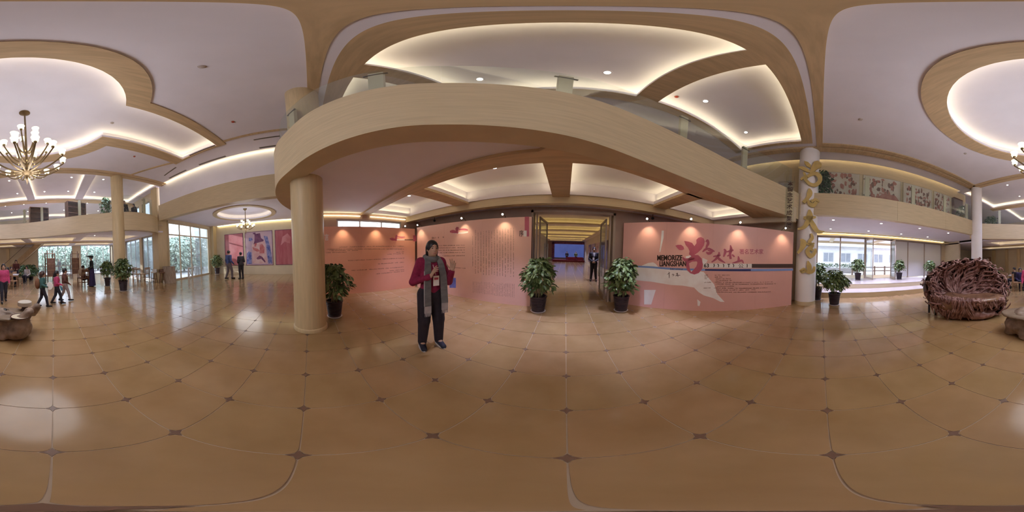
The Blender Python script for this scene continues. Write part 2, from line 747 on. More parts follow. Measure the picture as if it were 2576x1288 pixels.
inserts.sort()
for d, x, y in tiles[:290]:
    link('floor_tile', tile_me, None, fl, (x, y, 0))
for d, x, y in inserts[:90]:
    link('tile_insert', ins_me, None, fl, (x, y, 0))
rest, rest2 = MB(), MB()
for d, x, y in tiles[290:]:
    rest.add([(x + p[0], y + p[1], 0) for p in prof], [tuple(range(len(prof)))])
for d, x, y in inserts[90:600]:
    rest2.add([(x + p[0], y + p[1], 0.0005) for p in star], [tuple(range(8))])
part('far_tiles', rest, TILE, fl, kind='stuff', label='receding tan floor tiles')
part('far_inserts', rest2, INS, fl, kind='stuff', label='receding dark tile inserts')
struct('ground', MB().box(-60, 60, -60, 60, -0.4, -0.15), PAVE, 'pale paved ground outside the windows')


# ------------------------------------------------------------------ walls
def wall(name, axis, c0, c1, a0, a1, z0, z1, holes=(), m=None, label=None):
    M = Matrix(((0, 0, 1, 0), (1, 0, 0, 0), (0, 1, 0, 0), (0, 0, 0, 1))) if axis == 'X' else Matrix(((1, 0, 0, 0), (0, 0, 1, 0), (0, 1, 0, 0), (0, 0, 0, 1)))
    ol = [(a0, z0)]
    for h in sorted(h for h in holes if h[2] <= z0 + 0.06):    # openings that reach the floor are notches
        ol += [(h[0], z0), (h[0], h[3]), (h[1], h[3]), (h[1], z0)]
    holes = [h for h in holes if h[2] > z0 + 0.06]
    loops = [ol + [(a1, z0), (a1, z1), (a0, z1)]] + [[(h[0], h[2]), (h[0], h[3]), (h[1], h[3]), (h[1], h[2])] for h in holes]
    return struct(name, MB().poly(loops, c0, c1, M), m or CREAM, label)


NWIN = [0]


def window(axis, c, a0, a1, z0, z1, mulls, transoms=(), m=ALU, fw=0.07, glass=None, label='tall window with grey metal frame'):
    """framed glazing in the plane axis = c, each pane an object of its own"""
    NWIN[0] += 1
    o = bpy.data.objects.new('window_%d' % NWIN[0], None)
    C.objects.link(o)
    tag(o, label, None, None, 'structure')
    P = (lambda a, z, t: (c + t, a, z)) if axis == 'X' else (lambda a, z, t: (a, c + t, z))

    def bx(mb, p0, p1, q0, q1, t):
        A, B = P(p0, q0, -t), P(p1, q1, t)
        mb.box(*[v for k in range(3) for v in sorted((A[k], B[k]))])
    f = MB()
    us = [a0] + list(mulls) + [a1]
    ws = [z0] + list(transoms) + [z1]
    for k, u in enumerate(us):
        h = fw if k in (0, len(us) - 1) else fw * 0.7
        q = [u, u + h] if k == 0 else ([u - h, u] if k == len(us) - 1 else [u - h / 2, u + h / 2])
        bx(f, q[0], q[1], z0, z1, fw / 2)
    for k, v in enumerate(ws):
        q = [v, v + fw] if k == 0 else ([v - fw, v] if k == len(ws) - 1 else [v - fw / 2, v + fw / 2])
        bx(f, a0 + fw, a1 - fw, q[0], q[1], fw / 2 - 0.003)
    part('window_frame', f, m, o)
    for i in range(len(us) - 1):
        for j in range(len(ws) - 1):
            g = MB()
            bx(g, us[i] + fw * 0.4, us[i + 1] - fw * 0.4, ws[j] + fw * 0.4, ws[j + 1] - fw * 0.4, 0.004)
            part('pane', g, glass or WINGLASS, o)
    return o


# left: entrance lobby
wall('wall_left', 'X', -11.5, -11.3, -7.75, -0.3, -0.004, 3.9, m=CREAM, label='cream lobby wall behind the three red murals')
struct('trim_1', MB().box(-11.3, -11.08, -7.1, -0.45, 0, 0.56), CREAM, 'low cream ledge under the lobby murals')
wall('wall_lobby_side', 'Y', -0.45, -0.3, -11.3, -5.9, 0, 3.9, m=CREAM)
wall('wall_lobby_window', 'Y', -7.75, -7.5, -11.5, -6.45, -0.004, 3.9, [(-10.7, -6.5, 0.0, 3.66)], CREAM, 'cream wall round the lobby windows')
window('Y', -7.62, -10.7, -6.5, 0.0, 3.66, [-9.65, -8.6, -7.5], [2.88], CREAM, 0.08, label='tall lobby window with trees outside, left of the blue-jacket man')
struct('trim_2', MB().box(-11.3, -10.85, -7.5, -7.2, 0, 3.83), COLM, 'tan pilaster in the lobby corner')
struct('wall_lobby_beam', MB().box(-5.98, -5.70, -7.4, -0.45, 3.6, 4.55), FASCIA, 'long beige beam over the lobby opening')
wall('wall_left_upper', 'X', -5.98, -5.84, -7.45, 4.8, 4.55, 6.35, m=WHITE, label='white wall above the beige lobby beam')
struct('wall_pier', MB().box(-6.47, -5.72, -8.15, -7.57, 0, 5.85), COLM, 'square beige pier beside the tree stump stool')

# left front room behind the salmon panels
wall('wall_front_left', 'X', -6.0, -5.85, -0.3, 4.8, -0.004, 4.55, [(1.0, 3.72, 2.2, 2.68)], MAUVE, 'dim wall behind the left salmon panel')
window('X', -5.92, 1.0, 3.72, 2.2, 2.68, [1.9, 2.8], m=ALU, fw=0.07, glass=GLASS, label='long clerestory window above the left salmon panel')

# left back: window bay
wall('wall_back_left', 'X', -6.2, -6.0, -16.6, -8.0, -0.004, 6.35, [(-9.9, -8.1, 0.05, 2.92), (-12.6, -10.25, 0.05, 2.92), (-15.9, -13.0, 0.05, 2.92), (-9.7, -8.75, 3.75, 5.35), (-11.2, -10.1, 3.75, 5.35), (-13.4, -11.6, 3.75, 5.35)], CREAM, 'cream wall with tall windows behind the round column')
window('X', -6.1, -9.9, -8.1, 0.05, 2.92, [-9.3, -8.7], label='tall window between the square pier and the bar chairs')
window('X', -6.1, -12.6, -10.25, 0.05, 2.92, [-11.8, -11.0], label='tall window right of the round beige column')
window('X', -6.1, -15.9, -13.0, 0.05, 2.92, [-15.0, -14.0], label='tall window hidden behind the round beige column')
window('X', -6.1, -9.7, -8.75, 3.75, 5.35, [], label='upper window nearest the square pier')
window('X', -6.1, -11.2, -10.1, 3.75, 5.35, [-10.6], label='middle upper window behind the landing')
window('X', -6.1, -13.4, -11.6, 3.75, 5.35, [-12.5], label='far upper window behind the landing')
wall('wall_back', 'Y', -16.6, -16.4, -6.2, 12.6, -0.004, 6.35, [(-6.0, -2.75, 0.0, 3.0), (-1.95, 1.6, 0.0, 3.0)], CREAM, 'far cream wall with tall windows')
window('Y', -16.5, -6.0, -2.75, 0.0, 3.0, [-5.2, -4.3, -3.5], label='tall back window behind the person in the long skirt')
window('Y', -16.5, -1.95, 1.6, 0.0, 3.0, [-1.2, -0.45, 0.4, 1.1], [0.95], label='tall back window with the dark figure standing before it')
for k, (x, wd) in enumerate(((4.5, 0.3), (6.0, 0.3), (7.4, 0.3), (9.0, 0.35))):
    struct('trim_%d' % (3 + k), MB().box(x, x + wd, -16.4, -16.15, 0, 2.9), COLM, 'tan pilaster on the far back wall')
wall('wall_back_right', 'X', 12.4, 12.6, -16.6, -9.6, -0.004, 6.35, m=CREAM)

# right: steps, glass front
struct('floor_platform', MB().box(7.45, 12.5, -11.5, 0.55, 0.0, 0.42), FASCIA, 'raised platform with pale floor before the glass doors')
struct('trim_step', MB().box(6.45, 7.45, -9.5, 0.55, 0.0, 0.21), FASCIA, 'low step up to the glass-door platform')
PLAT = mat('polished_platform_stone', (0.50, 0.42, 0.38), 0.22, var=0.04, scale=2)
struct('floor_platform_top', MB().box(7.44, 10.0, -11.5, 0.55, 0.42, 0.425), PLAT, 'polished pale top of the raised platform')
struct('floor_step_top', MB().box(6.44, 7.45, -9.5, 0.55, 0.21, 0.215), PLAT, 'polished pale top of the low step')
wall('wall_right', 'X', 10.0, 10.16, -9.6, 0.7, 0.42, 3.6, [(-9.0, 0.3, 0.425, 3.0)], FASCIA, 'beige surround of the glass doors on the right')
wall('wall_right_front', 'Y', 0.55, 0.7, 5.85, 10.1, -0.004, 3.4, m=CREAM, label='cream wall behind the lettered pillar')
wall('wall_right_back', 'Y', -9.6, -9.45, 8.4, 12.6, -0.004, 6.35, m=CREAM)
wall('wall_right_upper', 'X', 6.35, 6.5, -7.6, 4.8, 3.4, 6.35, [(1.35, 1.85, 3.95, 4.9), (2.7, 3.3, 3.95, 4.7)], FASCIA, 'beige upper wall carrying the long mural')
window('X', 6.42, 1.35, 1.85, 3.95, 4.9, [], m=STEEL, label='small dark upper window left of the lettered pillar')
window('X', 6.42, 2.7, 3.3, 3.95, 4.7, [], m=STEEL, label='small dark upper window above the sloping balcony edge')
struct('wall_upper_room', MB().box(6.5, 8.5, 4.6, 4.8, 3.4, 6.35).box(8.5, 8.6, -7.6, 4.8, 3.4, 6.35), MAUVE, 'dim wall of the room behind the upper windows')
wall('wall_right_upper_end', 'Y', -7.75, -7.6, 6.35, 12.6, 3.4, 6.35, m=CREAM)

# front wall with the doorway to the exhibition hall
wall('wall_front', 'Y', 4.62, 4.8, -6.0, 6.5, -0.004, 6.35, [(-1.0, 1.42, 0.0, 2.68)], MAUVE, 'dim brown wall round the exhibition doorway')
struct('wall_front_header', MB().box(-5.85, 5.0, 3.95, 4.15, 2.70, 3.03), FASCIA, 'long oak header beam over the salmon panels')
struct('ceiling_soffit', MB().box(-5.85, 5.9, 4.15, 4.62, 2.78, 2.82), WHITE, 'plain soffit between the header and the front wall')
struct('wall_front_right', MB().box(5.0, 5.15, 0.85, 4.62, 2.70, 3.2).box(5.85, 6.0, 0.55, 4.62, 0, 3.4), CREAM, 'cream wall behind the right salmon panel')
# exhibition hall beyond the door
wall('wall_hall_left', 'X', -2.95, -2.75, 4.8, 25.2, 0, 3.6, m=CREAM)
wall('wall_hall_right', 'X', 2.85, 3.05, 4.8, 25.2, 0, 3.6, m=CREAM)
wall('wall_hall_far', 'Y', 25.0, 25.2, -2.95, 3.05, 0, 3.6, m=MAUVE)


# ------------------------------------------------------------------ ceilings
def rect(x0, x1, y0, y1):
    return [(x0, y0), (x1, y0), (x1, y1), (x0, y1)]


NREC = [0]


def coffer(P, z0, z1, ledge=0.14, led=True, ledmat=None, name='ceiling_recess', label='recessed ceiling panel with hidden warm lighting', roof=WHITE):
    """lit recess above the opening P (counter-clockwise) in a slab whose underside is z0"""
    O = offset_poly(P, ledge)
    top = MB().poly([O], z1, z1 + 0.03)
    o = struct(name, top, roof, label)
    n = len(O)
    side = MB()
    for i in range(n):
        a, b = O[i], O[(i + 1) % n]
        side.add([(a[0], a[1], z0 + 0.085), (b[0], b[1], z0 + 0.085), (b[0], b[1], z1), (a[0], a[1], z1)], [(0, 1, 2, 3)])
    part('recess_side', side, roof, o)
    if led:
        A, B = offset_poly(P, 0.035), offset_poly(P, 0.085)
        s = MB()
        for i in range(n):
            j = (i + 1) % n
            s.add([(*A[i], z0 + 0.094), (*A[j], z0 + 0.094), (*B[j], z0 + 0.094), (*B[i], z0 + 0.094)], [(0, 1, 2, 3)])
        part('led_strip', s, ledmat or LEDM, o, label='warm glowing light strip')
    return o


ZC = 5.85
# lobby hall ceiling with the round recess and its side wing
cc, r_in, r_out = (0.55, -3.58), 2.2, 2.66


def keyhole(r, ya, yb, x_end):
    """circle with a wing to -X between ya and yb, counter-clockwise"""
    a0 = pi - math.asin((yb - cc[1]) / r)
    a1 = pi + math.asin((cc[1] - ya) / r)
    pts = []
    n = 56
    span = 2 * pi - (a1 - a0)
    for k in range(n + 1):
        t = a1 + span * k / n
        pts.append((cc[0] + r * cos(t), cc[1] + r * sin(t)))
    return pts + [(x_end, yb), (x_end, ya)]


inner = keyhole(r_in, -4.39, -2.79, -4.68)
outer = keyhole(r_out, -4.85, -2.48, -4.76)
main = [(-5.68, -7.0), (4.97, -7.0), (4.97, 0.09), (-5.68, 0.09)]
ce = struct('ceiling', MB().poly([main, inner[::-1]], ZC, ZC + 0.09), WHITE, 'white main hall ceiling with a round recess')
part('ring_trim', MB().poly([outer, inner[::-1]], ZC - 0.05, ZC), WOOD, ce, label='tan wood band round the recess')
coffer(inner, ZC, 6.22, label='round ceiling recess above the large chandelier with warm cove light')
t1 = MB()
t1.bar((-4.58, -0.45, ZC - 0.015), (-4.58, -2.5, ZC - 0.015), 0.09, 0.03).bar((-4.60, -4.85, ZC - 0.015), (-3.55, -7.1, ZC - 0.015), 0.09, 0.03)
part('trim_strip', t1, WOOD, ce, label='thin tan ceiling trim')
vents = [((-4.67, -4.0), (-4.67, -2.85), 0.07), ((-4.95, -1.6), (-4.95, -0.75), 0.06), ((-5.55, -4.25), (-5.58, -2.95), 0.09), ((-5.55, -1.6), (-5.55, -0.6), 0.09), ((-5.15, -6.1), (-5.0, -5.1), 0.06), ((-5.55, -6.2), (-5.55, -5.0), 0.09)]
VENTM = mat('grey_vent', (0.30, 0.26, 0.24), 0.6, var=0.05)
for k, (a, b, wd) in enumerate(vents):
    v = thing('ceiling_vent', ((a[0] + b[0]) / 2, (a[1] + b[1]) / 2, ZC), ['grey slot vent across the end of the ceiling recess wing', 'thin grey slot vent beside the balcony curve', 'wide grey slot vent along the cove line over the lobby beam', 'wide grey slot vent by the cove next to the balcony', 'thin grey slot vent nearest the round beige column', 'wide grey slot vent nearest the square pier'][k], 'vent', 'ceiling slot vents')
    L_ = math.dist(a, b)
    an = math.atan2(b[1] - a[1], b[0] - a[0])
    v.rotation_euler = (0, 0, an)
    part('frame', MB().box(-L_ / 2, L_ / 2, -wd / 2, wd / 2, -0.012, 0.0), VENTM, v)
    part('slot', MB().box(-L_ / 2 + 0.02, L_ / 2 - 0.02, -wd / 5, wd / 5, -0.016, -0.012), DARK, v)
# wooden beams over the camera
bm = struct('ceiling_beam', MB().box(-5.0, 5.45, 0.09, 0.28, ZC - 0.025, ZC + 0.1), WOOD, 'long tan wood beam between the oak column and the lettered pillar')
struct('ceiling_strip', MB().box(-5.0, 4.97, 0.28, 0.40, ZC - 0.015, ZC + 0.09), WHITE, 'narrow white strip between two ceiling beams')
up = MB().poly([rect(-5.68, 4.97, 0.40, 4.62), rect(-4.6, -2.3, 0.73, 2.8)[::-1], rect(-1.86, 1.12, 0.73, 2.8)[::-1], rect(1.58, 4.83, 0.73, 2.8)[::-1]], ZC, ZC + 0.09)
cu = struct('ceiling_front', up, WHITE, 'white ceiling over the curved balcony with lit recesses')
for nm, b in (('beam_trim', (-4.6, 4.83, 0.40, 0.73)), ('cross_trim', (-2.3, -1.86, 0.73, 2.8)), ('cross_trim', (1.12, 1.58, 0.73, 2.8)), ('edge_trim', (4.83, 4.97, 0.40, 3.0)), ('beam_trim', (-4.6, 4.97, 2.8, 3.05))):
    part(nm, MB().box(*b, ZC - 0.02, ZC), WOOD, cu)
for b in ((-4.6, -2.3), (-1.86, 1.12), (1.58, 4.83)):
    coffer(rect(b[0], b[1], 0.73, 2.8), ZC, 6.2, label='lit rectangular ceiling recess above the curved balcony')
# right gallery ceiling, cove along its wall
cr_ = struct('ceiling_right', MB().box(4.97, 6.14, -7.3, 4.62, ZC + 0.02, ZC + 0.10).box(4.97, 6.5, -7.3, 4.62, 6.25, 6.3), WHITE, 'gallery ceiling above the upper mural')
part('border_trim', MB().box(4.95, 5.13, -7.1, 0.1, ZC - 0.05, ZC + 0.02), WOOD, cr_)
part('border_trim', MB().box(5.20, 5.45, -7.1, 4.6, ZC - 0.07, ZC + 0.02), WOOD, cr_)
part('led_strip', MB().box(6.06, 6.12, -7.2, 4.6, ZC + 0.105, ZC + 0.11), emis('warm_led_strip_bright', LED_COL, LED * 1.6), cr_)
# cove over the lobby beam
cl_ = struct('ceiling_left_cove', MB().box(-5.84, -4.9, -7.1, 4.62, 6.2, 6.25), WHITE, 'dropped cove above the lobby wall')
part('led_strip', MB().box(-5.76, -5.69, -7.0, -0.4, ZC + 0.08, ZC + 0.085), LEDM, cl_)
# back gallery ceiling
bk = MB().poly([rect(-6.0, 12.4, -16.4, -7.0), rect(-5.6, -2.1, -11.0, -7.4)[::-1], rect(-1.6, 1.15, -11.0, -7.4)[::-1], rect(1.65, 6.2, -11.0, -7.4)[::-1], rect(-5.6, -2.1, -15.8, -11.5)[::-1], rect(-1.6, 5.6, -15.8, -11.5)[::-1]], ZC, ZC + 0.09)
cb = struct('ceiling_back', bk, WHITE, 'white ceiling over the back gallery with lit recesses')
part('border_trim', MB().box(-6.0, 5.45, -7.22, -6.98, ZC - 0.07, ZC), WOOD, cb)
part('border_trim', MB().box(-6.0, 5.45, -6.93, -6.80, ZC - 0.05, ZC), WOOD, cb)
part('beam_trim', MB().box(-6.0, 6.5, -11.5, -11.0, ZC - 0.09, ZC), WOOD, cb)
part('cross_trim', MB().box(-2.1, -1.6, -11.0, -7.4, ZC - 0.03, ZC), WHITE, cb)
part('cross_trim', MB().box(1.15, 1.65, -11.0, -7.4, ZC - 0.03, ZC), WHITE, cb)
for b in ((-5.6, -2.1, -11.0, -7.4), (-1.6, 1.15, -11.0, -7.4), (1.65, 6.2, -11.0, -7.4), (-5.6, -2.1, -15.8, -11.5), (-1.6, 5.6, -15.8, -11.5)):
    coffer(rect(*b), ZC, 6.1, label='lit ceiling recess over the back gallery')
struct('ceiling_roof', MB().poly([[(-6.2, -16.7), (12.7, -16.7), (12.7, 5.0), (-6.1, 5.0), (-6.1, -7.4), (-6.2, -7.4)]], 6.36, 6.5).box(-11.6, -6.0, -7.75, -0.2, 4.3, 4.4), WHITE, 'roof slab')
# lobby ceiling
tray = [(-8.6 + 1.55 * cos(2 * pi * k / 48), -3.55 + 1.55 * sin(2 * pi * k / 48)) for k in range(48)]
tro = [(-8.6 + 1.78 * cos(2 * pi * k / 48), -3.55 + 1.78 * sin(2 * pi * k / 48)) for k in range(48)]
lo = struct('ceiling_lobby', MB().poly([rect(-11.5, -5.85, -7.75, -0.3), tray[::-1]], 3.83, 3.92), WHITE, 'white lobby ceiling with a round tray')
part('ring_trim', MB().poly([tro, tray[::-1]], 3.79, 3.83), FASCIA, lo)
coffer(tray, 3.83, 4.1, ledmat=emis('soft_led_strip', LED_COL, LED * 0.5), label='round lobby ceiling tray above the small chandelier')
part('led_strip', MB().box(-11.26, -11.2, -7.0, -0.5, 3.80, 3.815), LEDM, lo)

# ------------------------------------------------------------------ front balcony
EDGE = catmull([(-5.85, -0.44), (-5.24, -0.51), (-4.49, -0.69), (-3.9, -0.73), (-3.37, -0.67), (-2.87, -0.51), (-2.45, -0.25), (-2.05, 0.02), (-1.66, 0.35), (-1.20, 0.78), (-0.90, 1.07), (-0.51, 1.34), (0.0, 1.58), (0.8, 1.87), (1.6, 1.99), (2.45, 1.95), (3.1, 1.82), (3.71, 1.62), (4.44, 1.27), (5.05, 0.92), (5.3, 0.8)], 6)
ZB0, ZB1 = 2.85, 3.79


def fascia(path, z0, z1, th, name, label, n_seg, m=FASCIA, flip=1):
    o = bpy.data.objects.new(name, None)
    C.objects.link(o)
    tag(o, label, None, None, 'structure')
    P, L = resample(path, n=n_seg * 10 + 1)
    Q = offset_line(P, th * flip)
    for s in range(n_seg):
        a, b = P[s * 10:s * 10 + 11], Q[s * 10:s * 10 + 11]
        mb = MB()
        mb.strip([(*p, z0) for p in a], [(*p, z1) for p in a])
        mb.strip([(*p, z1) for p in a], [(*p, z1) for p in b])
        mb.strip([(*p, z1) for p in b], [(*p, z0) for p in b])
        mb.strip([(*p, z0) for p in b], [(*p, z0) for p in a])
        for (p, q) in ((a[0], b[0]), (a[-1], b[-1])):
            mb.add([(*p, z0), (*q, z0), (*q, z1), (*p, z1)], [(0, 1, 2, 3)])
        part('fascia_panel', mb, m, o, smooth='auto')
    return o


fascia(EDGE, ZB0, ZB1, 0.33, 'wall_balcony_front', 'curved pale oak balcony front sweeping over the exhibition entrance', 12)
inn = offset_line(EDGE, 0.30)
slab = inn + [(5.9, 0.8), (5.9, 4.7), (-5.9, 4.7), (-5.9, -0.3)]
hole = [rect(-5.5, -3.12, 2.26, 3.9), rect(-2.66, -0.35, 2.25, 3.9), [(0.06, 2.26), (0.5, 2.27), (1.2, 2.42), (2.28, 2.58), (2.28, 3.9), (0.06, 3.9)], [(2.72, 2.56), (3.74, 2.27), (4.85, 2.27), (4.85, 3.9), (2.72, 3.9)]]
cf = struct('ceiling_under_balcony', MB().poly([slab] + [h[::-1] for h in hole], 2.92, 3.01), WHITE, 'white ceiling under the curved balcony')
part('beam_trim', MB().box(-5.85, -0.35, 1.93, 2.25, 2.86, 2.92), WOOD, cf)
wd_ = [(-0.35, 1.93)] + [p for p in inn if -0.3 < p[0] < 4.9] + [(4.95, 2.27), (3.74, 2.27), (2.72, 2.56), (2.28, 2.58), (1.2, 2.42), (0.5, 2.27), (-0.35, 2.25)]
part('beam_trim', MB().poly([wd_], 2.86, 2.92), WOOD, cf)
for x0, x1 in ((-3.12, -2.66), (-0.35, 0.06), (2.28, 2.72)):
    part('cross_trim', MB().box(x0, x1, 2.25 if x0 < 0 else 2.5, 3.93, 2.86, 2.92), WOOD, cf)
for h in hole:
    coffer(h, 2.92, 3.3, label='lit ceiling recess under the curved balcony')
part('led_strip', MB().box(-5.84, -5.80, -0.2, 1.9, 2.80, 2.81).box(-5.84, -5.80, 2.3, 3.9, 2.80, 2.81), LEDM, cf)
struct('floor_balcony', MB().poly([inn + [(6.35, 0.8), (6.35, 4.7), (-5.9, 4.7), (-5.9, -0.3)]], 3.34, 3.42), CREAM, 'upper floor behind the curved balcony front')
# right gallery
fr = bpy.data.objects.new('wall_balcony_right', None)
C.objects.link(fr)
tag(fr, 'straight pale oak gallery front under the long mural', None, None, 'structure')
for k in range(6):
    z0 = 3.0 + k * 0.1333
    part('board', MB().box(5.25 + (0.004 if k % 2 else 0), 5.45, -2.62, 0.75, z0 + 0.002, z0 + 0.1333), FASCIA, fr)
for y0, y1 in ((-5.0, -2.625), (-7.25, -5.005)):
    part('fascia_panel', MB().box(5.25, 5.45, y0, y1, 3.0, 3.8), FASCIA, fr)
struct('floor_gallery_right', MB().box(5.45, 6.4, -7.3, 4.6, 3.34, 3.42), CREAM, 'upper gallery floor below the mural')
crl = struct('ceiling_under_gallery', MB().box(5.45, 9.35, -9.45, 0.55, 3.16, 3.25), WHITE, 'white ceiling with downlights before the glass doors')
part('led_strip', MB().box(9.42, 9.48, -8.8, 0.4, 3.10, 3.105), LEDM, crl, label='warm glowing light strip')
part('header', MB().box(9.52, 10.0, -9.45, 0.55, 3.0, 3.09), FASCIA, crl)
part('cove_back', MB().box(9.35, 10.0, -9.45, 0.55, 3.3, 3.34), WHITE, crl)
# back gallery
BEDGE = catmull([(-5.62, -7.42), (-5.1, -7.1), (-4.5, -6.95), (-3.9, -6.93), (-3.4, -7.05), (-2.9, -7.3), (-2.1, -7.75), (-1.2, -8.2), (-0.2, -8.8), (0.7, -9.25), (2.0, -9.5), (3.2, -9.3), (4.2, -8.7), (5.15, -8.0), (5.45, -7.3)], 6)
fascia(BEDGE, 2.88, 3.80, 0.3, 'wall_balcony_back', 'curved beige gallery front over the tea tables at the back', 10, flip=-1)
binn = offset_line(BEDGE, -0.28)
cbl = struct('ceiling_under_back', MB().poly([binn + [(5.6, -9.45), (12.4, -9.45), (12.4, -16.4), (-6.0, -16.4), (-6.0, -7.45)], rect(-5.5, -2.0, -12.6, -9.2)[::-1], rect(-1.5, 1.6, -12.6, -10.3)[::-1], rect(2.1, 6.5, -12.6, -10.3)[::-1], rect(-5.5, -2.0, -15.9, -13.1)[::-1], rect(-1.5, 1.6, -15.9, -13.1)[::-1], rect(3.6, 9.5, -15.9, -13.1)[::-1]], 2.95, 3.04), WHITE, 'white ceiling over the tea tables at the back')
part('beam_trim', MB().box(-6.0, 9.5, -13.1, -12.6, 2.87, 2.95), WOOD, cbl)
for b in ((-5.5, -2.0, -12.6, -9.2), (-1.5, 1.6, -12.6, -10.3), (2.1, 6.5, -12.6, -10.3), (-5.5, -2.0, -15.9, -13.1), (-1.5, 1.6, -15.9, -13.1), (3.6, 9.5, -15.9, -13.1)):
    coffer(rect(*b), 2.95, 3.25, ledmat=emis('amber_led_strip', (1.0, 0.80, 0.36), LED * 0.45), label='lit ceiling recess over the back tea room')
struct('floor_gallery_back', MB().poly([binn + [(5.6, -7.3), (12.4, -7.3), (12.4, -16.4), (-6.0, -16.4), (-6.0, -7.45)]], 3.36, 3.42), CREAM, 'upper floor of the back gallery')
# exhibition hall ceiling
HB = [6.6, 9.6, 12.6, 15.6, 18.6, 21.6, 24.4]
ch_ = struct('ceiling_hall', MB().poly([rect(-2.9, 3.0, 4.8, 25.1)] + [rect(-2.3, 2.4, a, b - 0.45)[::-1] for a, b in zip(HB, HB[1:])], 3.05, 3.14), CREAM, 'exhibition hall ceiling crossed by lit beams')
for a, b in zip(HB, HB[1:]):
    coffer(rect(-2.3, 2.4, a, b - 0.45), 3.05, 3.36, label='lit ceiling recess inside the exhibition hall', roof=CREAM, ledmat=emis('amber_led_strip', (1.0, 0.80, 0.36), LED * 0.45))

# ------------------------------------------------------------------ downlights
dl_ring = MB().lathe([(0.05, -0.004), (0.07, -0.008), (0.085, -0.004), (0.085, 0.0)], 20, cap=False).mesh('trim_ring', True)
dl_ring.materials.append(WHITE)
dl_lens = MB().lathe([(0.052, -0.003), (0.05, -0.005)], 16).mesh('lens')
dl_lens.materials.append(LENS)


def downlight(x, y, z, label, group, power=1.0, col=None, ang=1.45):
    o = thing('downlight', (x, y, z), label, 'light', group)
    link('trim_ring', dl_ring, None, o)
    link('lens', dl_lens, None, o)
    s = spot('downlight_beam', (0, 0, -0.03), o, SPOT * power, col or DL_COL, ang, None, 0.08, 0.8)
    return o


for x, y, l in ((-1.40, 2.33, 'leftmost of the bright downlights above the curved balcony'), (0.45, 2.33, 'bright downlight above the middle of the curved balcony'), (2.42, 2.33, 'downlight above the balcony, right of the cross beam'), (4.26, 2.33, 'downlight above the balcony nearest the lettered pillar')):
    downlight(x, y, 6.2, l, 'downlights over the curved balcony', 0.6, ang=0.52)
for x, y, l in ((-4.27, 3.01, 'small downlight under the balcony above the corner of the salmon panels'), (-1.4, 2.94, 'downlight under the balcony left of the centre beam'), (1.11, 2.94, 'downlight under the balcony right of the centre beam'), (3.51, 2.92, 'downlight under the balcony over the right salmon panel')):
    downlight(x, y, 3.3, l, 'downlights under the curved balcony', 0.85, ang=1.14)
for i, x in enumerate((6.5, 8.42)):
    for j, y in enumerate((-0.43, -2.47, -4.46, -6.4)):
        downlight(x, y, 3.16, '%s downlight of the %s row before the glass doors' % (('first', 'second', 'third', 'last')[j], ('near', 'far')[i]), 'downlights before the glass doors', 0.9, ang=1.7)
for j, (y, zz) in enumerate(((-8.2, 6.1), (-10.15, 6.1), (-12.4, 6.1), (-14.4, 6.1))):
    for i, x in enumerate((-4.2, -2.75, -1.05, 0.45, 2.2, 3.7)):
        if x == -4.2 and j < 2:
            continue
        downlight(x, y, zz, '%s downlight from the left in %s row over the back gallery' % (('first', 'second', 'third', 'fourth', 'fifth', 'sixth')[i], ('the front', 'the second', 'the third', 'the rear')[j]), 'downlights over the back gallery', 0.7)
for j, y in enumerate((-11.4, -14.5)):
    for i, x in enumerate((-4.5, -3.0, 0.1, 3.5, 5.3)):
        downlight(x, y, 3.25, '%s downlight in the %s row above the tea tables' % (('first', 'second', 'third', 'fourth', 'fifth')[i], ('near', 'far')[j]), 'downlights above the tea tables', 0.9)
for j, a in enumerate(HB[:-1]):
    for i, x in enumerate((-1.0, 1.55)):
        downlight(x, a + 1.3, 3.36, '%s downlight of pair %s inside the exhibition hall' % (('left', 'right')[i], ('nearest the door', 'second from the door', 'third from the door', 'fourth from the door', 'fifth from the door', 'nearest the blue screen')[j]), 'downlights inside the exhibition hall', 0.9)

# small ceiling fittings
DET = mat('detector_plastic', (0.55, 0.47, 0.45), 0.5, var=0.02)
REDP = mat('red_alarm_plastic', (0.55, 0.08, 0.05), 0.4, var=0.05)
for (px, py, z, red, l) in ((508, 168, 5.85, 0, 'small round smoke detector on the white ceiling left of the beam'), (586, 306, 5.85, 1, 'small dark red alarm on the ceiling near the balcony'), (2165, 300, 5.85, 0, 'small smoke detector on the ceiling right of the lettered pillar'), (338, 393, 5.85, 1, 'small dark red alarm on the ceiling above the round column'), (1702, 243, 6.2, 1, 'small red alarm in the balcony ceiling recess'), (2428, 386, 5.85, 0, 'small smoke detector beyond the round ceiling ring'), (282, 309, 6.22, 0, 'tiny sprinkler in the round ceiling recess')):
    p = atz(px, py, z)
    o = thing('ceiling_detector', p, l, 'detector', 'ceiling detectors')
    part('base_plate', MB().lathe([(0.05, -0.012), (0.055, 0)], 16), DET, o)
    part('cap', MB().lathe([(0.012, -0.04), (0.035, -0.032), (0.04, -0.012)], 16), REDP if red else DET, o)


# ------------------------------------------------------------------ columns
PILW = mat('white_pillar_paint', (0.90, 0.86, 0.89), 0.4, var=0.02, scale=2)
GOLD = mat('gold_letter', (0.62, 0.47, 0.19), 0.35, metal=0.35, var=0.08, scale=6)


def column(x, y, r, z1, m, label, base=True, basem=None, z0=0.0, rb=1.06):
    o = thing('column', (x, y, z0), label, 'column', 'round hall columns')
    part('shaft', MB().lathe([(r, 0.0), (r, z1 - z0)], 48), m, o, smooth='auto')
    if base:
        part('base_ring', MB().lathe([(r * rb, 0), (r * rb, 0.06), (r * (1 + (rb - 1) * 0.5), 0.075), (r, 0.08)], 48), basem or m, o, smooth='auto')
    return o


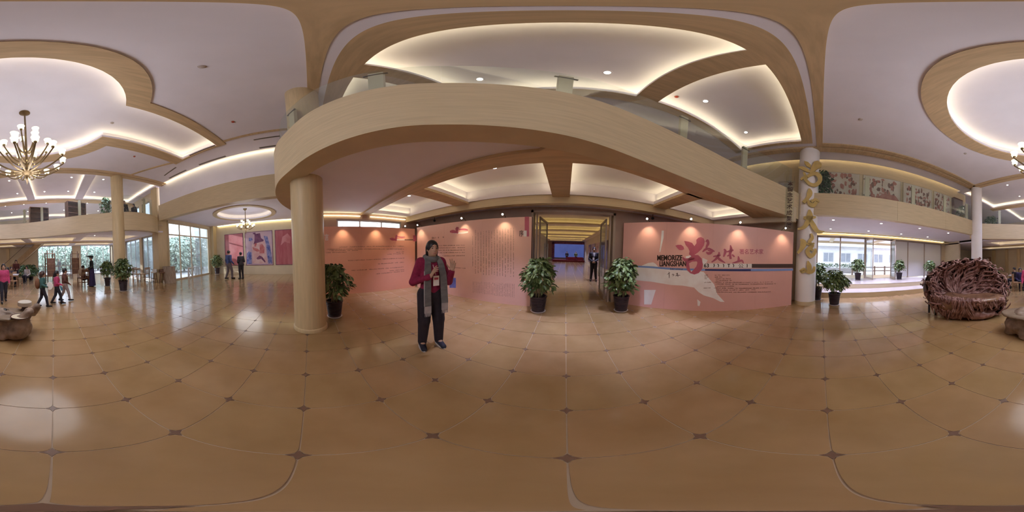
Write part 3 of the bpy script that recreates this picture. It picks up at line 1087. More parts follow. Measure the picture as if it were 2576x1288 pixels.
column(-3.03, -0.02, 0.30, 5.85, COLM, 'thick pale oak column carrying the curved balcony, nearest the camera')
c3 = column(-3.12, -7.28, 0.30, 5.85, COLM, 'tall oak column at the back between two potted plants')
column(5.15, -7.25, 0.30, 5.85, PILW, 'tall white column behind the root armchair', basem=FASCIA)
pil = thing('lettered_pillar', (5.52, 0.52, 0), 'white round pillar with five gold brush characters', 'column', 'round hall columns')
part('shaft', MB().lathe([(0.345, 0.12), (0.345, 5.80)], 48), PILW, pil, smooth='auto')
part('plinth', MB().lathe([(0.352, 0), (0.352, 0.12), (0.345, 0.122)], 48), FASCIA, pil, smooth='auto')
part('capital', MB().lathe([(0.35, 5.8), (0.35, 5.85)], 48), WOOD, pil)


def brush(strokes, extra=()):
    """strokes (x, y, width) and closed outlines with holes, in picture-like coordinates (y down)"""
    m = MB()
    for s in strokes:
        L, R_ = stroke_outline(s)
        n = len(L)
        m.add([(p[0], -p[1], 0) for p in L] + [(p[0], -p[1], 0) for p in R_], [(i, i + 1, n + i + 1, n + i) for i in range(n - 1)])
    for loops in extra:
        m.poly([[(p[0], -p[1]) for p in o] for o in loops], 0)
    return m


def solid(m, t):
    """give a flat mesh (z = 0) thickness t towards +z"""
    n = len(m.v)
    ed = {}
    for f in m.f:
        for a, b in zip(f, f[1:] + f[:1]):
            k = (min(a, b), max(a, b))
            ed[k] = ed.get(k, 0) + 1 if k in ed else 1
    side = [(a, b, b + n, a + n) for (a, b), c in ed.items() if c == 1]
    fs = list(m.f) + [tuple(i + n for i in f)[::-1] for f in m.f] + side
    o = MB()
    o.v = list(m.v) + [(p[0], p[1], p[2] + t) for p in m.v]
    o.f = fs
    return o


S1 = 120 / 455
gold = [
    ([[(205, 278, 16), (238, 258, 26), (258, 285, 28), (300, 322, 30), (350, 326, 34), (386, 290, 40), (384, 245, 42), (345, 218, 34), (300, 228, 30), (268, 250, 24)], [(188, 160, 12), (225, 168, 30), (262, 186, 32), (318, 214, 10)], [(233, 205, 14), (248, 235, 24), (262, 270, 22)]],
     [[[(238, 100), (275, 110), (303, 138), (300, 168), (262, 150), (243, 124)]], [[(296, 192), (308, 150), (335, 105), (370, 97), (405, 128), (402, 158), (370, 172), (338, 198), (315, 206)]]]),
    ([[(286, 362, 16), (292, 405, 53), (272, 450, 32), (232, 495, 34)], [(274, 468, 18), (292, 508, 34), (330, 520, 37), (356, 488, 32)], [(318, 482, 21), (345, 466, 26), (384, 488, 11)], [(300, 470, 16), (322, 492, 21)]], []),
    ([[(287, 562, 18), (292, 620, 61), (272, 680, 48), (236, 728, 34), (176, 747, 16)], [(292, 650, 32), (326, 712, 48), (368, 768, 37), (432, 772, 11)], [(232, 640, 24), (285, 640, 40), (350, 632, 16)]], []),
    ([[(205, 842, 18), (232, 878, 61), (214, 930, 40), (176, 974, 21)], [(304, 788, 16), (316, 830, 32), (286, 872, 29), (318, 902, 34), (270, 952, 40), (300, 1002, 40), (338, 972, 32), (346, 930, 18)], [(258, 884, 18), (300, 892, 21), (336, 880, 16)], [(296, 920, 18), (322, 950, 24)]], []),
    ([[(274, 1048, 13), (286, 1098, 48), (284, 1146, 34)], [(202, 1150, 29), (236, 1122, 21), (262, 1150, 21), (296, 1158, 24), (328, 1140, 29), (336, 1100, 21)], [(206, 1140, 21), (222, 1154, 24), (262, 1140, 18)]], []),
]
fd = -Vector((5.52, 0.52, 0)).normalized()                      # the letters face the middle of the hall
rt = Vector((-fd.y, fd.x, 0)) * 1.0
pc = Vector((5.52, 0.52, 0)) + fd * 0.35
for k, (st, ex) in enumerate(gold):
    m = brush(st, ex)
    vs_ = []
    for p in m.v:
        px, py = 1960 + p[0] * S1, 380 - p[1] * S1
        d = Vector(ray(px, py))
        t = (pc - Vector((0, 0, CAM_H))).dot(fd) / d.dot(fd)
        q = Vector((0, 0, CAM_H)) + d * t
        vs_.append(q)
    ctr = sum(vs_, Vector()) / len(vs_)
    # own frame: u to the right, v up, w towards the room
    u = Vector((0, 0, 1)).cross(fd).normalized()
    m.v = [((q - ctr).dot(u), (q - ctr).dot(Vector((0, 0, 1))), 0) for q in vs_]
    sm_ = solid(m, 0.05)
    M = Matrix((u, (0, 0, 1), fd)).transposed().to_4x4()
    sm_.v = [tuple(M @ Vector(p) + ctr - Vector((5.52, 0.52, 0))) for p in sm_.v]
    part('letter', sm_, GOLD, pil, label='gold brush-written character')

# ------------------------------------------------------------------ glass balustrades
CLAMP = mat('dark_clamp', (0.12, 0.09, 0.08), 0.4, metal=0.6, var=0.05)
POST = mat('beige_rail_post', (0.62, 0.55, 0.40), 0.4, var=0.04)


def balustrade(path, zb, h, posts, name, label, n_pane, top_rail=False):
    o = thing(name, (path[0][0], path[0][1], zb), label, 'railing', 'glass balustrades')
    ox, oy = path[0]
    P, L = resample(path, n=n_pane * 6 + 1)
    for s in range(n_pane):
        a = P[s * 6:s * 6 + 7]
        b = offset_line(a, 0.012)
        mb = MB()
        lo_ = lambda q, z: [(p[0] - ox, p[1] - oy, z) for p in q]
        mb.strip(lo_(a, 0), lo_(a, h)).strip(lo_(b, h), lo_(b, 0)).strip(lo_(a, h), lo_(b, h))
        part('glass_pane', mb, RAILGLASS, o, smooth='auto')
    ch = MB()
    q = offset_line(P, -0.02)
    q2 = offset_line(P, 0.03)
    lo_ = lambda q_, z: [(p[0] - ox, p[1] - oy, z) for p in q_]
    ch.strip(lo_(q, 0), lo_(q, 0.035)).strip(lo_(q, 0.035), lo_(q2, 0.035)).strip(lo_(q2, 0.035), lo_(q2, 0))
    part('channel', ch, CLAMP, o)
    for (x, y, dx, dy, wd) in posts:
        an = math.atan2(dy, dx)
        p_ = part('post', MB().box(-wd / 2, wd / 2, -0.03, 0.03, 0, h - 0.04), POST, o, loc=(x - ox, y - oy, 0), rot=(0, 0, an))
        for zz in (0.12, h - 0.14):
            part('clamp', MB().box(-wd / 2 - 0.05, wd / 2 + 0.05, -0.045, -0.02, zz, zz + 0.02), CLAMP, p_)
    return o


gp, gL = resample(offset_line(EDGE, 0.14), n=200)


def on_path(P, x, y, off=0.0):
    k = min(range(1, len(P) - 1), key=lambda i: math.dist(P[i], (x, y)))
    dx, dy = P[k + 1][0] - P[k - 1][0], P[k + 1][1] - P[k - 1][1]
    n = math.hypot(dx, dy)
    return (P[k][0] - dy / n * off, P[k][1] + dx / n * off, dx / n, dy / n)


gp = gp[6:-4]
balustrade(gp, ZB1, 0.95, [(*on_path(gp, x, y, 0.06), 0.16) for x, y in ((-4.3, -0.55), (-2.59, -0.39), (-1.43, 0.61), (0.0, 1.6), (1.78, 2.0), (3.42, 1.72))], 'glass_balustrade', 'curved clear glass balustrade on the balcony over the entrance', 7)
rp_ = [(5.36, -7.0), (5.36, 0.6)]
balustrade(rp_[::-1], 3.8, 0.95, [(5.42, y, 0, 1, 0.16) for y in (-1.5, -3.38, -5.1, -6.7)], 'glass_balustrade', 'straight glass balustrade in front of the long mural', 5)
bp = resample(offset_line(BEDGE, -0.12), n=200)[0][8:-6]
balustrade(bp, 3.8, 0.95, [(*on_path(bp, x, y, -0.06), 0.14) for x, y in ((4.4, -8.6), (1.72, -9.4), (0.66, -9.2), (-1.36, -8.2), (-4.6, -7.0))], 'glass_balustrade', 'glass balustrade along the curved back gallery', 7)

# ------------------------------------------------------------------ exhibition panels
SALM = mat('salmon_print', (0.76, 0.36, 0.25), 0.42, var=0.05, scale=0.8, spec=0.5)
SALM2 = mat('pale_salmon_print', (0.78, 0.46, 0.38), 0.42, var=0.05, scale=0.8, spec=0.5)
SALM3 = mat('rosy_salmon_print', (0.76, 0.41, 0.36), 0.40, var=0.05, scale=0.8, spec=0.5)
INK = mat('brown_black_ink', (0.07, 0.035, 0.03), 0.5, var=0.05)
INKF = mat('faded_brown_ink', (0.26, 0.12, 0.085), 0.5, var=0.05)
INKG = mat('faded_grey_ink', (0.33, 0.19, 0.15), 0.5, var=0.05)
RED = mat('crimson_print', (0.40, 0.06, 0.09), 0.45, var=0.08, scale=6)
PINK = mat('magenta_print', (0.46, 0.10, 0.15), 0.45, var=0.06, scale=6)
CLOUD = mat('pale_cloud_print', (0.88, 0.78, 0.76), 0.45, var=0.08, scale=3, col2=(0.95, 0.90, 0.89))
BLUEP = mat('blue_stripe_print', (0.22, 0.32, 0.66), 0.45, var=0.05)
WHP = mat('white_print', (0.80, 0.74, 0.72), 0.5, var=0.03)
PEDGE = mat('panel_edge', (0.16, 0.08, 0.07), 0.6, var=0.05)


class Panel:
    def __init__(s, p0, p1, h, m, label, name='exhibition_panel'):
        s.p0, s.p1, s.h = Vector((*p0, 0)), Vector((*p1, 0)), h
        d = s.p1 - s.p0
        s.L = d.length
        s.u = d.normalized()
        s.an = math.atan2(d.y, d.x)
        s.n = Vector((s.u.y, -s.u.x, 0))               # towards the camera
        if s.n.dot(-s.p0) < 0:
            s.n = -s.n
        s.sg = 1 if s.n.dot(Vector((s.u.y, -s.u.x, 0))) > 0 else -1
        s.o = thing(name, p0 + (0,), label, 'panel', 'exhibition panels', s.an)
        n_ = max(1, round(s.L / 1.22))
        for k in range(n_):
            a, b = s.L * k / n_, s.L * (k + 1) / n_
            part('board', MB().box(a + 0.0008, b - 0.0008, min(0, s.sg * 0.08), max(0, s.sg * 0.08), 0.0, h), m, s.o)
        part('edge_strip', MB().box(-0.012, 0, min(0, s.sg * 0.08), max(0, s.sg * 0.08), 0, h), PEDGE, s.o)
        part('edge_strip', MB().box(s.L, s.L + 0.012, min(0, s.sg * 0.08), max(0, s.sg * 0.08), 0, h), PEDGE, s.o)

    def uv(s, px, py):
        d = Vector(ray(px, py))
        o = Vector((0, 0, CAM_H))
        t = (s.p0 - o).dot(s.n) / d.dot(s.n)
        q = o + d * t
        return ((q - s.p0).dot(s.u), q.z)

    def put(s, name, m, material, layer=1, label=None, kind=None):
        """flat mesh in (u, z) -> on the front face"""
        y = -s.sg * 0.0015 * layer
        m.v = [(p[0], y, p[1]) for p in m.v]
        return part(name, m, material, s.o, label=label, kind=kind)

    def quad(s, name, material, x0, y0, x1, y1, layer=1, label=None):
        q = [s.uv(x0, y1), s.uv(x1, y1), s.uv(x1, y0), s.uv(x0, y0)]
        return s.put(name, MB().add([(a, b, 0) for a, b in q], [(0, 1, 2, 3)]), material, layer, label)

    def text(s, body, x0, y0, x1, y1, material, layer=3, bold=0.0, label=None, name='lettering', heavy=0.0):
        t = fit(text_mb(body, bold), 0, 1, 0, 1)
        if heavy:
            v0, f0 = list(t.v), list(t.f)
            for dx in (-heavy, heavy):
                t.add([(min(1, max(0, p[0] + dx)), p[1], 0) for p in v0], f0)
        a, b, c, d = s.uv(x0, y1), s.uv(x1, y1), s.uv(x0, y0), s.uv(x1, y0)
        t.v = [((a[0] * (1 - p[0]) + b[0] * p[0]) * (1 - p[1]) + (c[0] * (1 - p[0]) + d[0] * p[0]) * p[1], (a[1] * (1 - p[0]) + b[1] * p[0]) * (1 - p[1]) + (c[1] * (1 - p[0]) + d[1] * p[0]) * p[1], 0) for p in t.v]
        return s.put(name, t, material, layer, label)

    def lines(s, rows, ch, material, layer=2, vertical=False, name='text_lines', label='lines of small print', fill=0.9):
        """rows of tiny characters: ((x0,y0),(x1,y1)) baselines in the photograph, ch = character height in metres"""
        m = MB()
        for (a, b) in rows:
            A, B = Vector(s.uv(*a)), Vector(s.uv(*b))
            L = (B - A).length
            e = (B - A) / L
            f = Vector((-e.y, e.x))
            t = 0.0
            while t < L - ch:
                w_ = ch * random.uniform(0.6, 0.95)
                if random.random() < fill:
                    h_ = ch * random.uniform(0.65, 1.0)
                    p = A + e * t
                    for q0, q1, r0, r1 in ((0, 1, 0, 0.22), (0, 1, 0.42, 0.60), (0.0, 0.25, 0, 1), (0.6, 0.85, 0.1, 1)):
                        if random.random() < 0.85:
                            c = [p + e * w_ * q0 + f * h_ * r0, p + e * w_ * q1 + f * h_ * r0, p + e * w_ * q1 + f * h_ * r1, p + e * w_ * q0 + f * h_ * r1]
                            m.add([(v.x, v.y, 0) for v in c], [(0, 1, 2, 3)])
                t += ch * 1.05
        return s.put(name, m, material, layer, label, kind='stuff')

    def draw(s, name, m, material, x0, y0, sc, layer=2, label=None):
        """brush mesh in zoom coordinates -> panel"""
        m.v = [(*s.uv(x0 + p[0] * sc, y0 - p[1] * sc), 0) for p in m.v]
        return s.put(name, m, material, layer, label)


PL = Panel((-5.52, -0.35), (-5.18, 3.92), 2.33, SALM, 'orange-salmon exhibition panel on the left, behind the potted plant')
PM = Panel((-5.10, 3.96), (-0.88, 4.10), 2.38, SALM2, 'pale salmon panel of vertical text behind the woman in the crimson sweater')
PR = Panel((1.62, 4.42), (5.16, 0.92), 2.38, SALM3, 'salmon title panel with the large red brush character and cloud')
SP = 360 / 2208
# right title panel
PR.draw('cloud_print', brush([], [[[(-560, 505), (-330, 520), (-200, 560), (-60, 500), (20, 490), (60, 515), (110, 575), (300, 600), (600, 600), (800, 640), (900, 760), (960, 830), (1010, 980), (1120, 1100), (1060, 1100), (940, 1040), (800, 1000), (720, 950), (650, 880), (480, 850), (300, 840), (0, 790), (-300, 760), (-560, 720)]], [[(780, 420), (860, 455), (840, 500), (780, 520)]], [[(520, 400), (600, 380), (650, 430), (540, 460)]]]), CLOUD, 1640, 580, SP, 1, 'pale cloud shape')
for fk in ([(-120, 915), (60, 915), (30, 1010), (-10, 1140), (-120, 1140)], [(700, 1060), (750, 1100), (735, 1165), (705, 1160)], [(150, 0), (185, 0), (180, 110), (130, 330), (115, 330), (140, 150)]):
    PR.draw('cloud_print', brush([], [[fk]]), CLOUD, 1640, 580, SP, 1, 'pale brush fleck')
PR.draw('blue_stripe', brush([], [[[(-330, 535), (0, 552), (290, 575), (820, 592), (1520, 590), (2178, 585), (2178, 618), (1520, 622), (820, 622), (290, 605), (0, 580), (-330, 560)]]]), BLUEP, 1640, 580, SP, 2)
PR.draw('black_stripe', brush([], [[[(1540, 515), (2182, 515), (2182, 575), (1540, 575)]]]), INK, 1640, 580, SP, 3)
PR.draw('white_band', brush([], [[[(790, 505), (1540, 512), (1540, 577), (790, 570)]]]), WHP, 1640, 580, SP, 3)
PR.text('63', 1640 + 800 * SP, 580 + 508 * SP, 1640 + 880 * SP, 580 + 570 * SP, INK, 4, 0.03)
PR.text('公', 1640 + 1335 * SP, 580 + 512 * SP, 1640 + 1410 * SP, 580 + 574 * SP, INK, 4, 0.01)
for st_ in ([[(955, 512, 12), (962, 540, 14), (950, 566, 8)]], [[(1010, 515, 10), (1028, 532, 14), (1022, 565, 10)]], [[(1095, 515, 10), (1108, 535, 14), (1104, 568, 9)]], [[(1165, 520, 12), (1205, 520, 12)]], [[(1184, 522, 12), (1184, 568, 12)]], [[(1245, 515, 10), (1262, 535, 14), (1254, 568, 9)]], [[(1465, 515, 10), (1470, 540, 13), (1466, 570, 10)]]):
    PR.draw('lettering', brush(st_), INK, 1640, 580, SP, 4)
PR.draw('navy_caption_band', brush([], [[[(820, 592), (1525, 596), (1525, 622), (820, 620)]]]), mat('navy_print', (0.03, 0.03, 0.14), 0.5, var=0.05), 1640, 580, SP, 3)
PR.text('MEMORIZE', 1640 + 82 * SP, 580 + 378 * SP, 1640 + 470 * SP, 580 + 464 * SP, INK, 3, 0.02, heavy=0.005, label='bold title word MEMORIZE')
PR.text('LIANGSHAN', 1640 + 118 * SP, 580 + 470 * SP, 1640 + 528 * SP, 580 + 553 * SP, INK, 3, 0.02, heavy=0.005, label='bold title word LIANGSHAN')
PR.lines([((1640 + 285 * SP, 580 + 602 * SP), (1640 + 520 * SP, 580 + 606 * SP))], 0.045, INK, 4)
PR.draw('red_character', brush([[(480, 410, 14), (510, 452, 44), (600, 440, 40), (660, 425, 30)]], [
    [[(362, 232), (400, 220), (450, 220), (487, 248), (497, 288), (465, 302), (425, 300), (388, 268)]],
    [[(498, 160), (560, 170), (618, 190), (655, 240), (688, 195), (684, 145), (715, 112), (757, 100), (798, 122), (816, 168), (800, 232), (765, 288), (705, 342), (650, 378), (612, 400), (572, 365), (582, 318), (556, 262), (520, 222)]],
    [[(560, 430), (640, 375), (715, 378), (765, 430), (786, 515), (772, 598), (722, 655), (655, 678), (592, 658), (542, 612), (525, 545), (530, 480)], [(572, 506), (585, 590), (605, 640), (645, 602), (684, 555), (702, 498), (692, 476), (622, 478)][::-1]]]), PINK, 1640, 580, SP, 4, 'large crimson brush character')
PR.draw('red_character', brush([[(830, 175, 13), (856, 150, 34), (866, 200, 44), (846, 245, 34), (838, 285, 29)], [(780, 330, 13), (812, 300, 34), (840, 275, 18)], [(826, 292, 31), (880, 280, 29), (935, 310, 34), (968, 322, 13)], [(840, 330, 18), (866, 352, 39), (905, 345, 39), (935, 315, 23)], [(862, 305, 18), (905, 318, 21)]]), PINK, 1640, 580, SP, 4, 'small crimson brush character')
PR.draw('red_character', brush([[(1035, 330, 16), (1030, 380, 42), (985, 440, 34), (920, 488, 18)], [(1015, 410, 29), (1050, 450, 39), (1130, 498, 13)], [(945, 400, 16), (1000, 392, 29), (1060, 380, 16)]]), PINK, 1640, 580, SP, 4, 'small crimson brush character')
PR.draw('red_character', brush([[(1110, 285, 18), (1132, 320, 42), (1105, 405, 21)], [(1210, 225, 13), (1220, 290, 44), (1205, 360, 39), (1215, 440, 34)], [(1150, 330, 16), (1215, 312, 34), (1258, 300, 21)], [(1160, 395, 18), (1200, 375, 23)], [(1235, 370, 23), (1262, 395, 26), (1276, 405, 13)]]), PINK, 1640, 580, SP, 4, 'small crimson brush character')
PR.draw('red_character', brush([[(1330, 395, 13), (1338, 440, 36), (1330, 490, 26)], [(1240, 502, 13), (1290, 490, 26), (1345, 470, 34), (1390, 465, 31), (1410, 505, 16)]]), PINK, 1640, 580, SP, 4, 'small crimson brush character')
PR.text('著名艺术家', 1640 + 1348 * SP, 580 + 285 * SP, 1640 + 1718 * SP, 580 + 365 * SP, PINK, 4, 0.012, label='row of crimson block characters')
PR.draw('signature', brush([[(235, 680, 4), (262, 660, 8), (280, 650, 6)], [(262, 632, 5), (268, 690, 10), (268, 735, 5)], [(310, 685, 6), (325, 672, 9), (340, 688, 8), (318, 700, 6)], [(370, 672, 5), (395, 655, 9), (378, 700, 7)], [(360, 700, 5), (400, 690, 9), (440, 690, 4)], [(395, 665, 5), (402, 715, 8)]]), INK, 1640, 580, SP, 4, 'black brush signature')
rows = []
for x0, x1, y in ((815, 905, 690), (970, 1215, 688), (815, 900, 716), (970, 1105, 718), (815, 900, 742), (985, 1240, 745), (985, 1240, 772), (810, 920, 800), (970, 1880, 795), (985, 1915, 822), (985, 1280, 860), (800, 915, 886), (955, 1800, 884), (985, 1600, 915), (990, 1840, 945)):
    rows.append(((1640 + x0 * SP, 580 + (y + 7) * SP), (1640 + x1 * SP, 580 + (y + 3) * SP)))
PR.lines(rows, 0.030, INKF, 4)
# middle panel of vertical columns
rows = []
for k in range(16):
    x = 1190 + k * 6.75
    x = 1188.5 + (1291 - 1188.5) * (k / 15)
    y0 = (591 if k == 0 else (573 + (0.6 * (15 - k)) if k > 1 else 576))
    rows.append(((x, y0 - (15 - k) * -0.2), (x + 0.01, 672 if k == 0 else 690 + k * 0.6)))
PM.lines(rows, 0.026, INKG, 2, fill=0.86)
PM.lines([((1190 + k * 4.1, 708 + k * 0.25), (1190 + k * 4.1 + 0.01, 738 + k * 0.45)) for k in range(26)], 0.020, INKG, 2)
PM.lines([((1085, y), (1172, y - 1 + (y - 640) * 0.02)) for y in (619, 625, 631, 637, 645)] + [((1120, 672), (1172, 676))], 0.030, INKF, 2)
PM.text('序', 1306, 579, 1317, 595, INK, 3, 0.008, label='dark character on the panel edge')
PM.quad('red_tab', PINK, 1320, 545, 1331, 595, 2)
PM.quad('white_tab', WHP, 1317, 580, 1325, 595, 3)
PM.lines([((1083, 601), (1119, 598))], 0.07, INKF, 2, fill=0.55)
PM.draw('logo', brush([[(0, 62, 16), (30, 60, 34), (60, 66, 26), (80, 70, 12)], [(60, 40, 12), (80, 20, 26), (72, 60, 24), (84, 78, 16)], [(95, 40, 12), (150, 38, 22), (190, 45, 10)]]), PINK, 1132, 568, 0.24, 3, 'small crimson logo')
PM.draw('logo_band', brush([[(30, 72, 18), (120, 76, 16), (190, 66, 14)]]), WHP, 1132, 568, 0.24, 2)
PM.quad('blue_poster', mat('blue_poster_print', (0.13, 0.16, 0.50), 0.5, var=0.25, scale=9), 1131, 699, 1147, 724, 2, 'small blue poster')
# left panel
PL.text('前言', 806, 588, 827, 605, WHP, 3, 0.01)
S2 = 260 / 2233
PL.lines([((800 + a * S2, 570 + b * S2), (800 + c * S2, 570 + d * S2)) for a, b, c, d in ((460, 452, 1870, 432), (190, 500, 1870, 495), (250, 530, 870, 520), (190, 572, 630, 560), (1500, 605, 1870, 592), (650, 742, 1870, 688), (1300, 815, 1870, 775), (720, 958, 1850, 880), (1550, 965, 1870, 935), (1260, 1030, 1870, 970), (1690, 565, 1870, 552))], 0.036, INKF, 2)
PL.draw('logo', brush([[(1545, 262, 10), (1600, 270, 60), (1680, 290, 26)], [(1665, 270, 20), (1700, 190, 40), (1690, 260, 30), (1690, 310, 24)], [(1720, 215, 14), (1800, 232, 34), (1880, 225, 14)]]), PINK, 800, 570, S2, 3, 'small crimson logo')
PL.draw('logo_band', brush([[(1700, 285, 20), (1870, 285, 20)]]), WHP, 800, 570, S2, 2)
PL.draw('logo_line', brush([[(1870, 286, 18), (2060, 286, 18)]]), INK, 800, 570, S2, 2)
PL.draw('red_tab', brush([], [[[(2055, 190), (2125, 190), (2125, 318), (2055, 318)]]]), PINK, 800, 570, S2, 3)
# lamps along the panel tops
LAMP = emis('panel_lamp_lens', (1.0, 0.93, 0.82), 14.0)


def panel_lamp(P, px, label):
    u, z = P.uv(px, 575)
    base = P.p0 + P.u * u
    o = thing('panel_lamp', (base.x, base.y, P.h + 0.009), label, 'lamp', 'small lamps along the panel tops')
    n = P.n
    part('arm', MB().tube([(-n.x * 0.04, -n.y * 0.04, 0), (n.x * 0.05, n.y * 0.05, 0.06), (n.x * 0.17, n.y * 0.17, 0.07)], 0.008, 6), CLAMP, o)
    part('head', MB().tube([(n.x * 0.15, n.y * 0.15, 0.085), (n.x * 0.19, n.y * 0.19, 0.05)], [0.02, 0.035], 10), CLAMP, o)
    part('bulb', MB().ell((n.x * 0.192, n.y * 0.192, 0.045), (0.026, 0.026, 0.026), 10, 6), LAMP, o, smooth=True)
    spot('panel_lamp_beam', (n.x * 0.21, n.y * 0.21, 0.03), o, 24, (1, 0.82, 0.55), 1.5, (n.x * 0.02, n.y * 0.02, -0.62), 0.02, 0.9)


for px, l in ((862, 'panel lamp over the left salmon panel, beside the plant'), (945, 'panel lamp over the middle of the left salmon panel'), (1013, 'panel lamp over the right end of the left salmon panel')):
    panel_lamp(PL, px, l)
for px, l in ((1060, 'panel lamp in the corner where two salmon panels meet'), (1170, 'panel lamp over the small crimson logo'), (1270, 'panel lamp over the columns of vertical text')):
    panel_lamp(PM, px, l)
for px, l in ((1632, 'panel lamp at the door end of the title panel'), (1738, 'panel lamp over the large red brush character'), (1857, 'panel lamp over the crimson block characters'), (1968, 'panel lamp nearest the lettered pillar')):
    panel_lamp(PR, px, l)
# hanging vertical sign by the pillar
p = atR(1986, 525, 4.80)
vsn = thing('hanging_sign', (p[0], p[1], 2.40), 'narrow clear sign with a column of black characters beside the lettered pillar', 'sign')
u = Vector((p[1], -p[0], 0)).normalized()
an = math.atan2(u.y, u.x)
vsn.rotation_euler = (0, 0, an)
part('clear_plate', MB().box(-0.13, 0.13, -0.004, 0.004, 0.0, 1.62), RAILGLASS, vsn)
for k, c in enumerate('本留念艺术成果展'):
    t = text_mb(c, 0.012)
    z1 = 1.58 - k * 0.198
    t = fit(t, -0.085, 0.085, z1 - 0.165, z1)
    t = solid(t, 0.012)
    t.v = [(q[0], -0.005 - q[2], q[1]) for q in t.v]
    part('letter', t, INK, vsn)
for x_ in (-0.12, 0.115):
    part('hanger', MB().box(x_, x_ + 0.005, -0.002, 0.002, 1.62, 1.8), CLAMP, vsn)

# ------------------------------------------------------------------ exhibition doorway
fr_ = bpy.data.objects.new('door_1', None)
C.objects.link(fr_)
tag(fr_, 'bronze frame of the exhibition doorway', None, None, 'structure')
part('door_frame', MB().box(-1.0, -0.93, 4.56, 4.86, 0, 2.68).box(1.35, 1.42, 4.56, 4.86, 0, 2.68).box(-1.0, 1.42, 4.56, 4.86, 2.61, 2.68).box(-0.86, -0.82, 4.6, 4.7, 0, 2.61).box(1.25, 1.29, 4.6, 4.7, 0, 2.61), STEEL, fr_)


def leaf(hx, hy, an, wd, h, label, handle=True, z=0.0):
    o = thing('glass_door', (hx, hy, z + 0.01), label, 'door', 'glass door leaves', an)
    fw = 0.05
    part('frame', MB().box(0, fw, -0.02, 0.02, 0, h).box(wd - fw, wd, -0.02, 0.02, 0, h).box(fw, wd - fw, -0.02, 0.02, 0, 0.12).box(fw, wd - fw, -0.02, 0.02, h - 0.07, h), STEEL, o)
    part('pane', MB().box(fw, wd - fw, -0.005, 0.005, 0.12, h - 0.07), GLASS, o)
    if handle:
        hb = MB()
        for s in (-1, 1):
            hb.tube([(wd - 0.12, s * 0.06, 0.6), (wd - 0.12, s * 0.06, 1.75)], 0.016, 8)
        for zz in (0.75, 1.6):
            hb.tube([(wd - 0.12, -0.06, zz), (wd - 0.12, 0.06, zz)], 0.01, 6)
        part('handle', hb, ALU, o, smooth='auto')
    return o


leaf(-0.80, 4.92, math.radians(84), 1.05, 2.55, 'open glass door leaf on the left of the exhibition doorway')
leaf(1.23, 4.92, math.radians(87), 1.05, 2.55, 'open glass door leaf beside the guard in the dark suit')

# glass front on the right
g2 = bpy.data.objects.new('door_2', None)
C.objects.link(g2)
tag(g2, 'wide glass front with bronze mullions at the top of the steps', None, None, 'structure')
f = MB()
for y in (0.27, -1.14, -2.72, -4.55, -5.85, -7.3, -9.0):
    f.box(9.98, 10.08, y - 0.035, y + 0.035, 0.425, 3.0)
f.box(9.98, 10.08, -9.0, 0.3, 2.92, 3.0)
part('door_frame', f, STEEL, g2)
for a, b in ((-1.105, 0.235), (-2.685, -1.175)):
    part('pane', MB().box(10.02, 10.03, a, b, 0.425, 2.92), GLASS, g2)
for a, b in ((-5.815, -4.585), (-7.265, -5.885), (-8.965, -7.335)):
    part('white_panel', MB().box(10.02, 10.05, a, b, 0.48, 2.92), FROST, g2)
leaf(9.94, -2.76, math.radians(190), 1.0, 2.45, 'open glass door leaf on the left of the platform doorway', z=0.425)
leaf(9.94, -4.50, math.radians(172), 1.0, 2.45, 'open glass door leaf on the right of the platform doorway', z=0.425)


# ------------------------------------------------------------------ chandeliers
BRASS = mat('antique_brass', (0.20, 0.13, 0.06), 0.4, metal=0.55, var=0.15, scale=8)
SHADE = emis('frosted_shade_glow', (1.0, 0.96, 0.70), 1.5)
CRYS = mat('lamplit_amber_crystal', (0.75, 0.58, 0.25), 0.1, var=0.1, scale=20, emit=(1.0, 0.75, 0.3), es=0.25)  # faint emission imitates chandelier light caught in the drops


